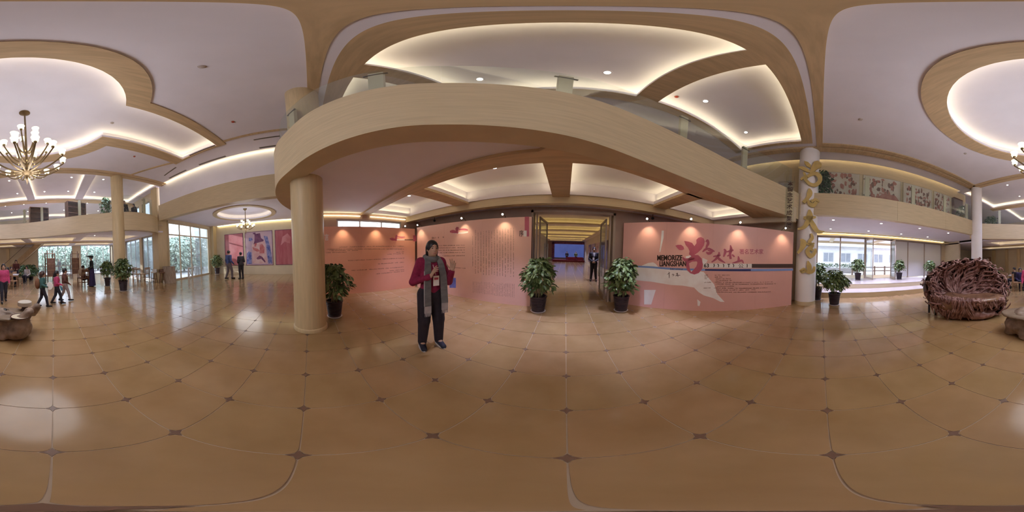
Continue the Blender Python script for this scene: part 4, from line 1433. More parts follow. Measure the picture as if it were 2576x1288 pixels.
def chandelier(loc, ztop, tiers, sc, label, power):
    """loc is the ceiling point; tiers = (number, radius, z of shade foot, z of arm root)"""
    o = thing('chandelier', loc, label, 'chandelier')
    part('canopy', MB().lathe([(0.025 * sc, -0.14 * sc), (0.06 * sc, -0.10 * sc), (0.13 * sc, -0.03 * sc), (0.13 * sc, 0)], 24), BRASS, o, smooth='auto')
    zb = min(t[3] for t in tiers)
    part('stem', MB().tube([(0, 0, -0.12 * sc), (0, 0, zb - 0.05)], [0.02 * sc, 0.035 * sc], 10), BRASS, o, smooth='auto')
    part('hub', MB().lathe([(0.03 * sc, zb - 0.1 * sc), (0.12 * sc, zb - 0.02 * sc), (0.15 * sc, zb + 0.03 * sc), (0.05 * sc, zb + 0.12 * sc)], 20), BRASS, o, smooth='auto')
    part('finial', MB().lathe([(0.004, zb - 0.36 * sc), (0.03 * sc, zb - 0.22 * sc), (0.02 * sc, zb - 0.16 * sc), (0.045 * sc, zb - 0.1 * sc)], 12), BRASS, o, smooth='auto')
    sm = MB().lathe([(0.030 * sc, 0.0), (0.058 * sc, 0.017 * sc), (0.070 * sc, 0.055 * sc), (0.062 * sc, 0.10 * sc), (0.086 * sc, 0.14 * sc)], 14, cap=False).mesh('shade', True)
    sm.materials.append(SHADE)
    cm = MB().lathe([(0.012 * sc, -0.06 * sc), (0.03 * sc, -0.03 * sc), (0.036 * sc, 0.004)], 10).mesh('cup', True)
    cm.materials.append(BRASS)
    for ti, (n, r, zs, za) in enumerate(tiers):
        pts = []
        for k in range(9):
            t = k / 8
            x = r * (0.08 + 0.92 * t)
            z = za + (zs - 0.05 * sc - za) * t ** 2.0 - 0.05 * sc * sin(pi * t)
            pts.append((x, 0, z))
        am = MB().tube(pts, [0.021 * sc * (1.15 - 0.4 * k / 8) for k in range(9)], 6).mesh('arm', True)
        am.materials.append(BRASS)
        for k in range(n):
            a = 2 * pi * (k + 0.5 * (ti % 2)) / n + 0.13
            ao = link('arm', am, None, o, (0, 0, 0), (0, 0, a))
            link('cup', cm, None, ao, (r, 0, zs))
            link('shade', sm, None, o, (r * cos(a), r * sin(a), zs))
        cr = MB()
        for k in range(n):
            a = 2 * pi * (k + 0.25) / n
            cr.ell((r * 0.35 * cos(a), r * 0.35 * sin(a), za - 0.02), (0.014 * sc, 0.014 * sc, 0.03 * sc), 6, 4)
        part('crystal_drops', cr, CRYS, o, kind='stuff')
    ld = bpy.data.lights.new('chandelier_light', 'POINT')
    ld.energy = power
    ld.color = CH_COL
    ld.shadow_soft_size = 1.0 if sc == 1.0 else 0.75
    lo_ = bpy.data.objects.new('chandelier_light', ld)
    C.objects.link(lo_)
    lo_.parent = o
    lo_.location = (0, 0, tiers[0][2] - 0.5 * sc)
    return o


Zr = 6.22
chandelier((0.55, -3.62, Zr), Zr, [(14, 0.84, 4.06 - Zr, 3.72 - Zr), (8, 0.52, 4.56 - Zr, 4.0 - Zr), (5, 0.28, 5.08 - Zr, 4.4 - Zr)], 1.0, 'large three-tier brass chandelier with glowing frosted shades', CHAND)
chandelier((-8.5, -3.45, 4.1), 4.1, [(8, 0.48, 3.05 - 4.1, 2.9 - 4.1), (4, 0.24, 3.28 - 4.1, 3.1 - 4.1)], 0.85, 'small brass chandelier with glowing shades in the entrance lobby', CHAND * 0.24)

# ------------------------------------------------------------------ murals
MR1 = mat('rose_mural', (0.55, 0.17, 0.20), 0.55, col2=(0.66, 0.28, 0.32), scale=1.4, var=0.1)
MR3 = mat('dark_rose_mural', (0.42, 0.09, 0.12), 0.55, col2=(0.56, 0.19, 0.23), scale=1.2, var=0.1, stretch=(1, 2.5, 0.5))
MR2 = mat('lilac_mural_ground', (0.50, 0.36, 0.48), 0.55, col2=(0.60, 0.42, 0.48), scale=1.5, var=0.1)
MBL = mat('blue_mural_paint', (0.06, 0.08, 0.30), 0.55, col2=(0.30, 0.30, 0.55), scale=5, var=0.2)
MPK = mat('pink_mural_paint', (0.62, 0.34, 0.36), 0.55, col2=(0.70, 0.50, 0.50), scale=2.5, var=0.2)
MDK = mat('plum_mural_paint', (0.12, 0.03, 0.10), 0.55, col2=(0.22, 0.08, 0.16), scale=4, var=0.2)
MRD = mat('red_mural_paint', (0.45, 0.10, 0.11), 0.55, col2=(0.55, 0.2, 0.2), scale=4, var=0.2)


def mural(y0, y1, z0, z1, m, label, X=-11.3, sg=1):
    o = thing('mural', (X, (y0 + y1) / 2, z0), label, 'mural', 'wall murals')
    hw, h = (y1 - y0) / 2, z1 - z0
    part('canvas', MB().box(min(0, sg * 0.03), max(0, sg * 0.03), -hw, hw, 0, h), m, o)
    fr = 0.03
    for b in ((-hw - fr, hw + fr, -fr, 0), (-hw - fr, hw + fr, h, h + fr), (-hw - fr, -hw, 0, h), (hw, hw + fr, 0, h)):
        part('frame', MB().box(min(0, sg * 0.045), max(0, sg * 0.045), b[0], b[1], b[2], b[3]), MDK if X < 0 else FASCIA, o)
    return o


def daub(o, pts, hw, h, m, sg=1, lay=1):
    """painted patch, pts in fractions of the canvas (0 left .. 1 right as one faces it)"""
    x = sg * (0.03 + 0.002 * lay)
    P = MB().poly([[((p[0] * 2 - 1) * hw, p[1] * h) for p in pts]], 0)
    if sg > 0:
        P.v = [(x, p[0], p[1]) for p in P.v]
    else:
        P.v = [(x, -p[0], p[1]) for p in P.v]
    return part('painted_shape', P, m, o)


m1 = mural(-6.38, -4.86, 0.66, 3.05, MR1, 'rose-red mural nearest the lobby window')
daub(m1, [(0.75, 0.02), (0.98, 0.02), (0.98, 0.32), (0.86, 0.26)], 0.76, 2.39, MPK)
m2 = mural(-4.63, -2.6, 0.66, 3.08, MR2, 'lilac and pink mural of a figure in a plum hat, middle of three')
for pts, m_, l in (([(0.30, 0.62), (0.35, 0.72), (0.36, 0.93), (0.57, 0.95), (0.60, 0.80), (0.70, 0.74), (0.68, 0.70), (0.45, 0.66)], MDK, 2), ([(0.27, 0.05), (0.24, 0.60), (0.34, 0.72), (0.55, 0.75), (0.72, 0.72), (0.76, 0.40), (0.80, 0.03)], MPK, 1), ([(0.74, 0.74), (0.70, 0.86), (0.84, 0.84), (0.90, 0.60), (0.96, 0.35), (0.98, 0.03), (0.84, 0.03), (0.80, 0.35), (0.78, 0.60)], MBL, 2), ([(0.02, 0.03), (0.22, 0.03), (0.22, 0.38), (0.12, 0.42), (0.04, 0.36)], MBL, 2), ([(0.13, 0.74), (0.14, 0.84), (0.26, 0.82), (0.28, 0.76), (0.22, 0.72)], MBL, 3), ([(0.52, 0.34), (0.55, 0.60), (0.64, 0.62), (0.72, 0.52), (0.70, 0.34)], MRD, 3), ([(0.30, 0.46), (0.26, 0.54), (0.48, 0.48), (0.55, 0.40), (0.42, 0.40)], MRD, 4), ([(0.40, 0.20), (0.52, 0.28), (0.62, 0.24), (0.74, 0.10), (0.72, 0.06), (0.58, 0.18), (0.45, 0.16)], MDK, 4), ([(0.33, 0.56), (0.36, 0.66), (0.44, 0.64), (0.40, 0.55)], MRD, 4), ([(0.30, 0.94), (0.30, 0.97), (0.40, 0.98), (0.40, 0.92)], MDK, 3)):
    daub(m2, pts, 1.015, 2.42, m_, 1, l)
m3 = mural(-2.36, -0.9, 0.66, 3.08, MR3, 'dark rose mural partly hidden by the thick oak column')
daub(m3, [(0.84, 0.0), (0.92, 0.0), (0.92, 0.40), (0.86, 0.36)], 0.73, 2.42, MDK)
daub(m3, [(0.25, 0.55), (0.35, 0.80), (0.60, 0.90), (0.75, 0.78), (0.70, 0.60), (0.45, 0.66)], 0.73, 2.42, MR1)
# long painted frieze upstairs on the right
MF0 = mat('faded_rice_mural', (0.62, 0.52, 0.42), 0.6, col2=(0.70, 0.62, 0.54), scale=3, var=0.1)
MF1 = mat('brick_red_mural_paint', (0.36, 0.12, 0.09), 0.6, col2=(0.48, 0.22, 0.17), scale=6, var=0.2)
MF2 = mat('sepia_mural_paint', (0.16, 0.08, 0.06), 0.6, col2=(0.26, 0.14, 0.10), scale=6, var=0.2)
rf = random.Random(4)
for k, (y0, y1, l) in enumerate(((-1.42, 0.20, 'figures mural panel behind the upstairs plant'), (-3.28, -1.60, 'wide brown mural panel second from the lettered pillar'), (-5.04, -3.44, 'red mural panel third from the lettered pillar'), (-6.34, -5.2, 'narrow faded mural panel farthest from the lettered pillar'))):
    o = mural(y0, y1, 3.95, 5.32, MF0, l, 6.35, -1)
    hw, h = (y1 - y0) / 2, 1.37
    for q in range(64):
        cx_, cy_ = rf.uniform(0.06, 0.94), rf.uniform(0.06, 0.94)
        a, b = rf.uniform(0.016, 0.06), rf.uniform(0.035, 0.12)
        n = 9
        pts = []
        for i in range(n):
            t = 2 * pi * i / n
            rr = rf.uniform(0.5, 1.2)
            pts.append((min(0.99, max(0.01, cx_ + a * rr * cos(t))), min(0.98, max(0.02, cy_ + b * rr * sin(t)))))
        daub(o, pts, hw, h, MF1 if rf.random() < 0.6 else MF2, -1, 1 + q * 0.1)
    if k == 1:
        daub(o, [(0.42, 0.05), (0.40, 0.30), (0.52, 0.42), (0.85, 0.40), (0.95, 0.25), (0.92, 0.05)], hw, h, MF1, -1, 8)
single('dark_cabinet', MB().box(6.14, 6.34, -7.25, -6.5, 3.42, 5.3), mat('dark_brown_door', (0.12, 0.06, 0.05), 0.5, var=0.1), 'tall dark brown cabinet at the far end of the long mural', 'cabinet')

# ------------------------------------------------------------------ plants
POT = mat('plum_black_pot', (0.035, 0.022, 0.032), 0.35, var=0.1, scale=6)
SAUC = mat('white_saucer', (0.72, 0.66, 0.68), 0.4, var=0.03)
SOIL = mat('potting_soil', (0.06, 0.04, 0.03), 0.9, var=0.3, scale=30)
STEM = mat('plant_stem', (0.28, 0.22, 0.13), 0.7, var=0.2, scale=12)
LEAF = mat('ficus_leaf', (0.055, 0.10, 0.028), 0.38, col2=(0.16, 0.21, 0.07), scale=7, var=0.2, spec=0.5)
LEAF2 = mat('dark_shrub_leaf', (0.04, 0.09, 0.03), 0.45, col2=(0.11, 0.19, 0.07), scale=6, var=0.2)


def leaf_geo(L, W):
    return [(0, 0, 0), (-W * 0.5, L * 0.38, -0.10 * L), (0, L * 0.45, 0.0), (W * 0.5, L * 0.38, -0.10 * L), (-W * 0.32, L * 0.75, -0.20 * L), (0, L * 0.8, -0.12 * L), (W * 0.32, L * 0.75, -0.20 * L), (0, L, -0.32 * L)], [(0, 2, 1), (0, 3, 2), (1, 2, 5, 4), (2, 3, 6, 5), (4, 5, 7), (5, 6, 7)]


LV, LF = leaf_geo(0.115, 0.070)
leaf_me = MB().add(LV, LF).mesh('leaf', True)
leaf_me.materials.append(LEAF)
pr = random.Random(11)


def leaf_frame(p, out, droop, roll, s):
    d = Vector(out).normalized()
    d = (d + Vector((0, 0, -droop))).normalized()
    side = d.cross(Vector((0, 0, 1)))
    side = side.normalized() if side.length > 1e-3 else Vector((1, 0, 0))
    up_ = side.cross(d)
    M = Matrix((side, d, up_)).transposed().to_4x4() @ Matrix.Rotation(roll, 4, 'Y')
    return Matrix.Translation(p) @ M @ Matrix.Scale(s, 4)


def plant(x, y, z, H, R, pot_h, pot_r, label, n_parts=0, n_fill=420, leaf=1.0, mat_=LEAF, group='potted ficus plants', lean=(0, 0), crown0=None, seed=0):
    q = random.Random(seed * 13 + 5)
    o = thing('potted_plant', (x, y, z), label, 'plant', group)
    prf = [(pot_r * 0.74, 0.03)]
    nr = 9
    for k in range(nr):
        t0, t1 = k / nr, (k + 0.55) / nr
        r0 = pot_r * (0.74 + 0.26 * t0)
        prf += [(r0 + 0.006, 0.03 + (pot_h - 0.03) * t0 + 0.003), (r0 + 0.008, 0.03 + (pot_h - 0.03) * t1), (r0 - 0.001, 0.03 + (pot_h - 0.03) * (k + 0.8) / nr)]
    prf += [(pot_r + 0.012, pot_h - 0.02), (pot_r + 0.012, pot_h), (pot_r - 0.015, pot_h), (pot_r - 0.02, pot_h - 0.05)]
    part('pot', MB().lathe(prf, 28), POT, o, smooth='auto')
    part('saucer', MB().lathe([(pot_r * 0.78, 0.0), (pot_r * 0.92, 0.028), (pot_r * 0.89, 0.03)], 24), SAUC, o, smooth='auto')
    part('soil', MB().lathe([(pot_r - 0.02, pot_h - 0.055), (0.005, pot_h - 0.04)], 20), SOIL, o)
    stems = []
    ns = 5
    c0 = crown0 if crown0 is not None else pot_h + 0.15
    for k in range(ns):
        a = 2 * pi * k / ns + q.uniform(-0.4, 0.4)
        r1 = R * q.uniform(0.25, 0.55)
        top = H * q.uniform(0.80, 0.95)
        pts = [(0.35 * pot_r * cos(a) * (1 - t) + r1 * cos(a) * t ** 1.4 + lean[0] * t, 0.35 * pot_r * sin(a) * (1 - t) + r1 * sin(a) * t ** 1.4 + lean[1] * t, pot_h - 0.06 + (top - pot_h) * t) for t in (0, 0.2, 0.4, 0.6, 0.8, 1)]
        part('stem', MB().tube(pts, [0.014, 0.013, 0.011, 0.009, 0.006, 0.003], 6), STEM, o, smooth=True)
        stems.append(pts)
    fill = MB()
    for k in range(n_parts + n_fill):
        big = k < n_parts
        t = q.uniform(0, 1) ** 0.8
        zc = c0 + (H - 0.06 - c0) * t
        env = R * (0.62 + 0.38 * sin(pi * min(1, 0.15 + t * 0.95))) * (1.0 - max(0, t - 0.75) * 1.6)
        a = q.uniform(0, 2 * pi)
        rr = env * (q.uniform(0.80, 1.0) if big else math.sqrt(q.uniform(0.05, 0.95)))
        env2 = 1 + 0.22 * sin(3 * a + 7 * t + seed) + 0.15 * sin(5 * a - 9 * t + seed * 2)
        rr *= env2
        p = (rr * cos(a) + lean[0] * t, rr * sin(a) + lean[1] * t, zc + q.uniform(-0.04, 0.04))
        out = (cos(a + q.uniform(-0.7, 0.7)), sin(a + q.uniform(-0.7, 0.7)), q.uniform(-0.3, 0.5))
        M = leaf_frame(p, out, q.uniform(0.1, 0.95), q.uniform(-0.7, 0.7), leaf * q.uniform(0.7, 1.2))
        if big:
            lo_ = link('leaf', leaf_me, None, o)
            lo_.matrix_local = M
        else:
            fill.add([tuple(M @ Vector(v)) for v in LV], LF)
    part('foliage', fill, mat_, o, smooth=True, kind='stuff', label='dense drooping green leaves')
    return o


g = atz(842, 796)
plant(g[0], g[1], 0, 1.26, 0.33, 0.40, 0.185, 'leafy ficus in a ribbed dark pot right of the thick oak column', 200, 520, 1.0, seed=1)
g = atz(1358, 774)
plant(g[0], g[1] - 0.28, 0, 1.38, 0.34, 0.42, 0.20, 'bushy ficus in a dark pot on the left of the exhibition doorway', 230, 620, 1.1, seed=2)
g = atz(1557, 772)
plant(g[0] - 0.05, g[1] - 0.30, 0, 1.42, 0.33, 0.42, 0.20, 'bushy ficus in a dark pot before the red title panel', 230, 560, 1.1, seed=3)
g = atz(2099, 769)
plant(g[0] + 0.1, g[1], 0, 1.24, 0.40, 0.42, 0.20, 'wide ficus in a dark pot right of the lettered pillar, on the floor', 230, 620, 1.15, seed=4)
plant(6.05, 0.13, 0, 1.45, 0.30, 0.50, 0.19, 'dark ficus half hidden behind the lettered pillar', 0, 500, 1.1, seed=5)
plant(*atX(2158, 697, 9.0)[:2], 0.425, 1.25, 0.36, 0.42, 0.19, 'ficus on the platform left of the open glass doors', 0, 480, 1.2, seed=6)
plant(*atX(2262, 697, 8.9)[:2], 0.425, 1.25, 0.30, 0.42, 0.19, 'narrow ficus on the platform right of the open glass doors', 0, 420, 1.2, seed=7)
plant(*atX(2340, 692, 8.4)[:2], 0.425, 1.25, 0.36, 0.42, 0.19, 'ficus beside the white wall panels, left of the root armchair', 0, 420, 1.2, seed=8)
plant(*atR(2415, 690, 9.8)[:2], 0.215, 1.15, 0.34, 0.40, 0.18, 'plant top showing above the left of the root armchair', 0, 300, 1.2, seed=19)
g = atz(313, 733)
plant(g[0], g[1] - 0.1, 0, 1.55, 0.40, 0.50, 0.21, 'tall ficus on the right of the oak column at the back', 0, 620, 1.25, seed=9)
g = atz(275, 722)
plant(g[0], g[1] - 0.3, 0, 1.45, 0.36, 0.48, 0.20, 'dark ficus on the left of the oak column at the back', 0, 520, 1.25, seed=10)
g = atz(543, 689)
plant(g[0] + 0.1, g[1] + 0.2, 0, 1.55, 0.40, 0.50, 0.22, 'pale green ficus by the lobby pilaster', 0, 420, 1.3, seed=12)
g = atR(2495, 690, 8.6)
plant(g[0], g[1], 0, 1.35, 0.36, 0.45, 0.2, 'ficus between the root armchair and the tea tables', 0, 420, 1.25, seed=13)
plant(*atR(2440, 700, 7.8)[:2], 0, 1.6, 0.4, 0.45, 0.2, 'ficus whose top shows above the root armchair', 0, 400, 1.25, seed=14)
# upstairs
plant(5.85, 0.02, 3.42, 1.75, 0.26, 0.40, 0.18, 'dark plant upstairs right of the lettered pillar', 0, 420, 1.2, LEAF2, 'upstairs plants', seed=15)
plant(-2.98, -8.62, 3.42, 1.75, 0.30, 0.40, 0.18, 'plant upstairs left of the oak column', 0, 420, 1.2, LEAF2, 'upstairs plants', seed=16)
plant(5.78, -6.75, 3.42, 1.35, 0.25, 0.38, 0.2, 'dark spreading plant upstairs left of the white column', 0, 320, 1.3, LEAF2, 'upstairs plants', seed=17)
plant(5.6, -9.7, 3.42, 1.35, 0.52, 0.36, 0.2, 'round dark bush upstairs right of the white column', 0, 520, 1.1, LEAF2, 'upstairs plants', seed=18)
for k, (px, py, rr, l) in enumerate(((62, 690, 12.2, 'dark palm-like bush under the staircase'), (78, 686, 12.8, 'dark bush right of the staircase foot'))):
    g = atR(px, py, rr)
    plant(g[0], g[1], 0, 1.3, 0.6, 0.3, 0.2, l, 0, 360, 1.8, LEAF2, 'bushes under the staircase', seed=20 + k)


# ------------------------------------------------------------------ root armchair
ROOT = mat('reddish_root_wood', (0.20, 0.085, 0.08), 0.38, col2=(0.50, 0.31, 0.30), scale=9, var=0.2, bump=0.3, spec=0.6)
ROOTD = mat('root_gap_shade', (0.04, 0.016, 0.016), 0.6, col2=(0.085, 0.035, 0.03), scale=9, var=0.2)  # dark shell stands in for the shade in gaps between the roots
SEATM = mat('polished_root_seat', (0.17, 0.085, 0.055), 0.25, col2=(0.30, 0.17, 0.11), scale=5, var=0.2, spec=0.7)
ra = thing('root_armchair', (2.74, -3.46, 0), 'huge reddish armchair carved from a tangle of tree roots', 'armchair', rz=math.atan2(-0.613, -0.79))
# local frame: x to the right as seen from the hall, y away from the camera, z up
rr_ = random.Random(3)
F_ = Vector((0.36, -0.80, 0.44)).normalized()                  # the way the hollow opens
E1_ = F_.cross(Vector((0, 0, 1))).normalized()
E2_ = E1_.cross(F_)
CE_, RD_ = Vector((0, -0.02, 0.78)), Vector((1.09, 0.52, 0.84))


def shell(psi, phi, k=1.0):
    """point on the bowl: psi round the opening, phi from its rim (1.15) to the middle of the back (pi)"""
    d = F_ * cos(phi) + (E1_ * cos(psi) + E2_ * sin(psi)) * sin(phi)
    w_ = 1 + 0.05 * sin(3 * psi + 1) + 0.03 * sin(7 * psi) * max(0, 2 - phi)
    p = CE_ + Vector((d.x * RD_.x, d.y * RD_.y, d.z * RD_.z)) * k * w_
    p.z = max(0.05 + 0.03 * sin(9 * psi), p.z)
    return p


gap_shade = MB()
NA, NT = 48, 14
for kk in (1.03, 1.08):
    o0 = len(gap_shade.v)
    for i in range(NA):
        for j_ in range(NT + 1):
            gap_shade.v.append(tuple(shell(2 * pi * i / NA, 1.50 + (pi - 1.50) * j_ / NT, kk)))
    for i in range(NA):
        for j_ in range(NT):
            i2 = (i + 1) % NA
            gap_shade.f.append((o0 + i * (NT + 1) + j_, o0 + i2 * (NT + 1) + j_, o0 + i2 * (NT + 1) + j_ + 1, o0 + i * (NT + 1) + j_ + 1))
part('gap_shade_shell', gap_shade, ROOTD, ra, smooth=True)
tangle = MB()
for k in range(64):                                            # main roots, each a part
    psi = 2 * pi * k / 64 + rr_.uniform(-0.05, 0.05)
    tw = rr_.uniform(-0.35, 0.35)
    pts = []
    for t in np.linspace(0, 1, 19):
        phi = 1.36 + rr_.uniform(-0.02, 0.02) + (2.95 - 1.36) * (1 - t)
        pts.append(shell(psi + tw * (1 - t) + 0.09 * sin(9 * t + k) + 0.05 * sin(17 * t + 2 * k), phi, 0.95 + 0.05 * sin(7 * t + k)))
    part('root', MB().tube(pts, [0.050 - 0.0015 * q_ for q_ in range(18)] + [0.014], 7), ROOT, ra, smooth=True)
for k in range(900):                                           # fine tangle inside and outside the bowl
    psi = rr_.uniform(0, 2 * pi)
    p0 = 1.34 + 1.6 * rr_.random() ** 1.1
    dp, dq = rr_.uniform(-0.22, 0.22), rr_.choice((-1, 1)) * rr_.uniform(0.15, 0.5)
    ph = rr_.uniform(0, 6)
    kk = rr_.choice((0.93, 0.97, 1.0, 1.06, 1.12))
    pts = [shell(psi + dp * s_ * 0.9 + 0.05 * sin(6 * s_ + ph), min(3.0, max(1.30, p0 + dq * s_ + 0.05 * sin(5 * s_ + ph))), kk + 0.03 * sin(4 * s_ + ph)) for s_ in np.linspace(0, 1, 7)]
    r0 = rr_.uniform(0.011, 0.028)
    tangle.tube(pts, [r0, r0 * 1.1, r0, r0, r0 * 0.9, r0 * 0.7, r0 * 0.4], 5)
for k in range(300):                                           # roots hanging below the seat to the floor
    a0 = rr_.uniform(-1.0, 0.95)
    x0 = a0 * 0.98
    zt = 0.60 - 0.06 * a0
    y0 = -0.20 - 0.34 * cos(a0 * 1.35)
    zb = rr_.uniform(0.03, 0.30) + (0.22 if a0 > 0.1 else 0)
    ph, dx = rr_.uniform(0, 6), rr_.uniform(-0.28, 0.28)
    pts = [(x0 * (1 - 0.25 * s_) + dx * s_, y0 * (1 - 0.2 * s_) + 0.04 * sin(6 * s_ + ph), zt + (zb - zt) * s_ + 0.03 * sin(5 * s_ + ph)) for s_ in np.linspace(0, 1, 6)]
    r0 = rr_.uniform(0.012, 0.030)
    tangle.tube(pts, [r0 * 0.7, r0, r0 * 1.1, r0, r0 * 0.8, r0 * 0.5], 5)
part('root_tangle', tangle, ROOT, ra, smooth=True, kind='stuff', label='dense web of thin roots')
sd_ = SDF((-1.15, -0.75, 0.0), (1.15, 0.65, 0.95), 0.025)
sd_.ell((0.20, -0.14, 0.54), (0.66, 0.40, 0.10), 0.05)
sd_.ell((-0.45, -0.15, 0.42), (0.36, 0.34, 0.28), 0.12)
sd_.ell((0.60, -0.05, 0.55), (0.36, 0.30, 0.10), 0.08)
sd_.ell((0.15, -0.16, 0.68), (0.58, 0.32, 0.10), 0.0, 'd')
sd_.noise(0.022, 9.0, 3)
part('seat', sd_.mb(), SEATM, ra, smooth=True, label='smooth polished seat hollow')
sd_ = SDF((-0.75, -0.7, 0.0), (0.75, 0.5, 0.5), 0.025)
sd_.ell((0.28, -0.20, 0.14), (0.42, 0.26, 0.17), 0.05).cap((-0.35, -0.2, 0.10), (0.0, -0.1, 0.32), 0.20, 0.16, 0.08).cap((0.2, 0, 0.15), (0.1, 0.05, 0.45), 0.2, 0.3, 0.1)
sd_.half((0, 0, 0.004), (0, 0, -1)).noise(0.02, 9, 5)
part('base', sd_.mb(), ROOT, ra, smooth=True, label='heavy root foot')
g = atz(2358, 790)
bs = thing('black_stool', (g[0] + 0.12, g[1] - 0.05, 0), 'small black stool half hidden at the left of the root armchair', 'stool')
BLK = mat('black_lacquer', (0.02, 0.018, 0.02), 0.4, var=0.1)
part('seat', MB().box(-0.16, 0.16, -0.16, 0.16, 0.30, 0.34), BLK, bs)
for sx in (-1, 1):
    for sy in (-1, 1):
        part('leg', MB().box(sx * 0.14 - 0.02, sx * 0.14 + 0.02, sy * 0.14 - 0.02, sy * 0.14 + 0.02, 0, 0.30), BLK, bs)
part('stretcher', MB().box(-0.14, 0.14, -0.15, -0.12, 0.10, 0.13), BLK, bs)

# ------------------------------------------------------------------ gnarled tea table
BURL = mat('grey_brown_burl', (0.16, 0.105, 0.075), 0.5, col2=(0.34, 0.25, 0.20), scale=6, var=0.2, bump=0.5)
BURLT = mat('tan_burl_top', (0.18, 0.125, 0.09), 0.4, col2=(0.28, 0.21, 0.155), scale=4, var=0.2)
tb = thing('root_tea_table', (0.98, -3.12, 0), 'gnarled tree-root tea table with a flat burl top', 'table')
sd_ = SDF((-0.72, -0.6, 0.0), (0.72, 0.6, 0.62), 0.02)
for a, b, r1_, r2_ in (((-0.35, 0.12, 0.06), (-0.1, 0.02, 0.36), 0.13, 0.16), ((0.32, 0.16, 0.05), (0.08, 0.05, 0.36), 0.12, 0.17), ((-0.08, -0.32, 0.06), (0.0, -0.05, 0.36), 0.13, 0.17), ((0.42, -0.22, 0.05), (0.15, -0.05, 0.36), 0.11, 0.16), ((-0.02, 0.34, 0.05), (0.0, 0.1, 0.34), 0.12, 0.15), ((-0.3, 0.22, 0.3), (-0.52, 0.15, 0.5), 0.10, 0.09)):
    sd_.cap(a, b, r1_, r2_, 0.05)
sd_.ell((0.0, 0.0, 0.20), (0.50, 0.38, 0.26), 0.06).ell((-0.3, 0.2, 0.2), (0.3, 0.22, 0.24), 0.05)
sd_.noise(0.05, 12, 8).half((0, 0, 0.004), (0, 0, -1))
part('root_base', sd_.mb(), BURL, tb, smooth=True)
sd_ = SDF((-0.8, -0.65, 0.3), (0.8, 0.65, 0.62), 0.02)
sd_.ell((0, 0, 0.42), (0.52, 0.40, 0.08), 0.03).ell((-0.42, -0.16, 0.45), (0.22, 0.16, 0.09), 0.05).ell((0.36, 0.05, 0.43), (0.20, 0.2, 0.09), 0.05)
sd_.noise(0.02, 8, 9).half((0, 0, 0.452), (0, 0, 1))
part('burl_top', sd_.mb(), BURLT, tb, smooth='auto')
sd_ = SDF((-0.75, -0.4, 0.35), (-0.3, 0.1, 0.72), 0.016)
sd_.cap((-0.50, -0.16, 0.42), (-0.62, -0.12, 0.56), 0.10, 0.085, 0.03).noise(0.015, 14, 2)
part('burl_knob', sd_.mb(), BURL, tb, smooth=True)
CREAMC = mat('cream_ceramic', (0.70, 0.62, 0.48), 0.3, var=0.05)
GLZ = mat('pale_lid', (0.62, 0.56, 0.50), 0.45, var=0.08)
RIMD = mat('dark_tray_rim', (0.10, 0.05, 0.05), 0.4, var=0.1)
tz = 0.455
g = atR(38, 790, 2.75)
tr_ = thing('tea_tray', (0.62, -2.86, 0.456), 'round cream tea tray with a dark rim on the root table', 'tray')
part('dish', MB().lathe([(0.02, 0.006), (0.13, 0.006), (0.15, 0.02), (0.155, 0.02), (0.135, 0.0), (0.02, 0.0)], 28), CREAMC, tr_, smooth='auto')
part('rim', MB().lathe([(0.15, 0.014), (0.165, 0.03), (0.172, 0.028), (0.155, 0.008)], 28, cap=False), RIMD, tr_, smooth='auto')
dr = thing('drum_box', (0.62, -3.36, 0.456), 'round pale drum-shaped box on a small stand on the root table', 'box')
part('lid', MB().lathe([(0.03, 0.20), (0.12, 0.195), (0.145, 0.18), (0.15, 0.12), (0.148, 0.10), (0.02, 0.10)], 28), GLZ, dr, smooth='auto')
part('stand', MB().lathe([(0.09, 0.0), (0.06, 0.05), (0.10, 0.10)], 16), RIMD, dr, smooth='auto')
tp = thing('teapot', (0.98, -3.10, 0.456), 'small dark teapot in the middle of the root table', 'teapot')
part('body', MB().lathe([(0.03, 0.0), (0.055, 0.02), (0.06, 0.05), (0.035, 0.08), (0.01, 0.09)], 18), BLK, tp, smooth='auto')
part('spout', MB().tube([(0.045, 0, 0.035), (0.085, 0, 0.055), (0.10, 0, 0.08)], [0.014, 0.010, 0.007], 8), BLK, tp, smooth=True)
part('handle', MB().tube([(-0.05, 0, 0.025), (-0.09, 0, 0.04), (-0.085, 0, 0.07), (-0.045, 0, 0.07)], 0.006, 6), BLK, tp, smooth=True)

# ------------------------------------------------------------------ stump stool, bar stools, chairs, tables, racks
STUMP = mat('bark_stump', (0.30, 0.23, 0.18), 0.8, col2=(0.46, 0.38, 0.32), scale=5, var=0.2, stretch=(6, 6, 0.8), bump=0.4)
g = atz(429, 714)
sp_ = thing('stump_stool', (-6.1, -7.16, 0), 'thick tree-stump stool standing before the square pier', 'stool')
sm_ = MB()
for j, z in enumerate(np.linspace(0, 0.94, 9)):
    for k in range(28):
        t = 2 * pi * k / 28
        r = 0.385 - 0.04 * z / 0.94 + 0.012 * sin(5 * t + 0.5 * j) + 0.008 * sin(11 * t)
        sm_.v.append((r * cos(t), r * sin(t), float(z)))
for j in range(8):
    for k in range(28):
        sm_.f.append((j * 28 + k, j * 28 + (k + 1) % 28, (j + 1) * 28 + (k + 1) % 28, (j + 1) * 28 + k))
sm_.f.append(tuple(range(28))[::-1])
part('trunk', sm_, STUMP, sp_, smooth='auto')
part('top', MB().lathe([(0.345, 0.94), (0.34, 0.955), (0.01, 0.957)], 28), BURLT, sp_, smooth='auto')
CHW = mat('brown_chair_wood', (0.16, 0.08, 0.05), 0.45, var=0.2, scale=8)
CHT = mat('tan_chair_wood', (0.36, 0.21, 0.12), 0.45, var=0.15, scale=8)
WHC = mat('white_stool_top', (0.75, 0.72, 0.72), 0.4, var=0.03)


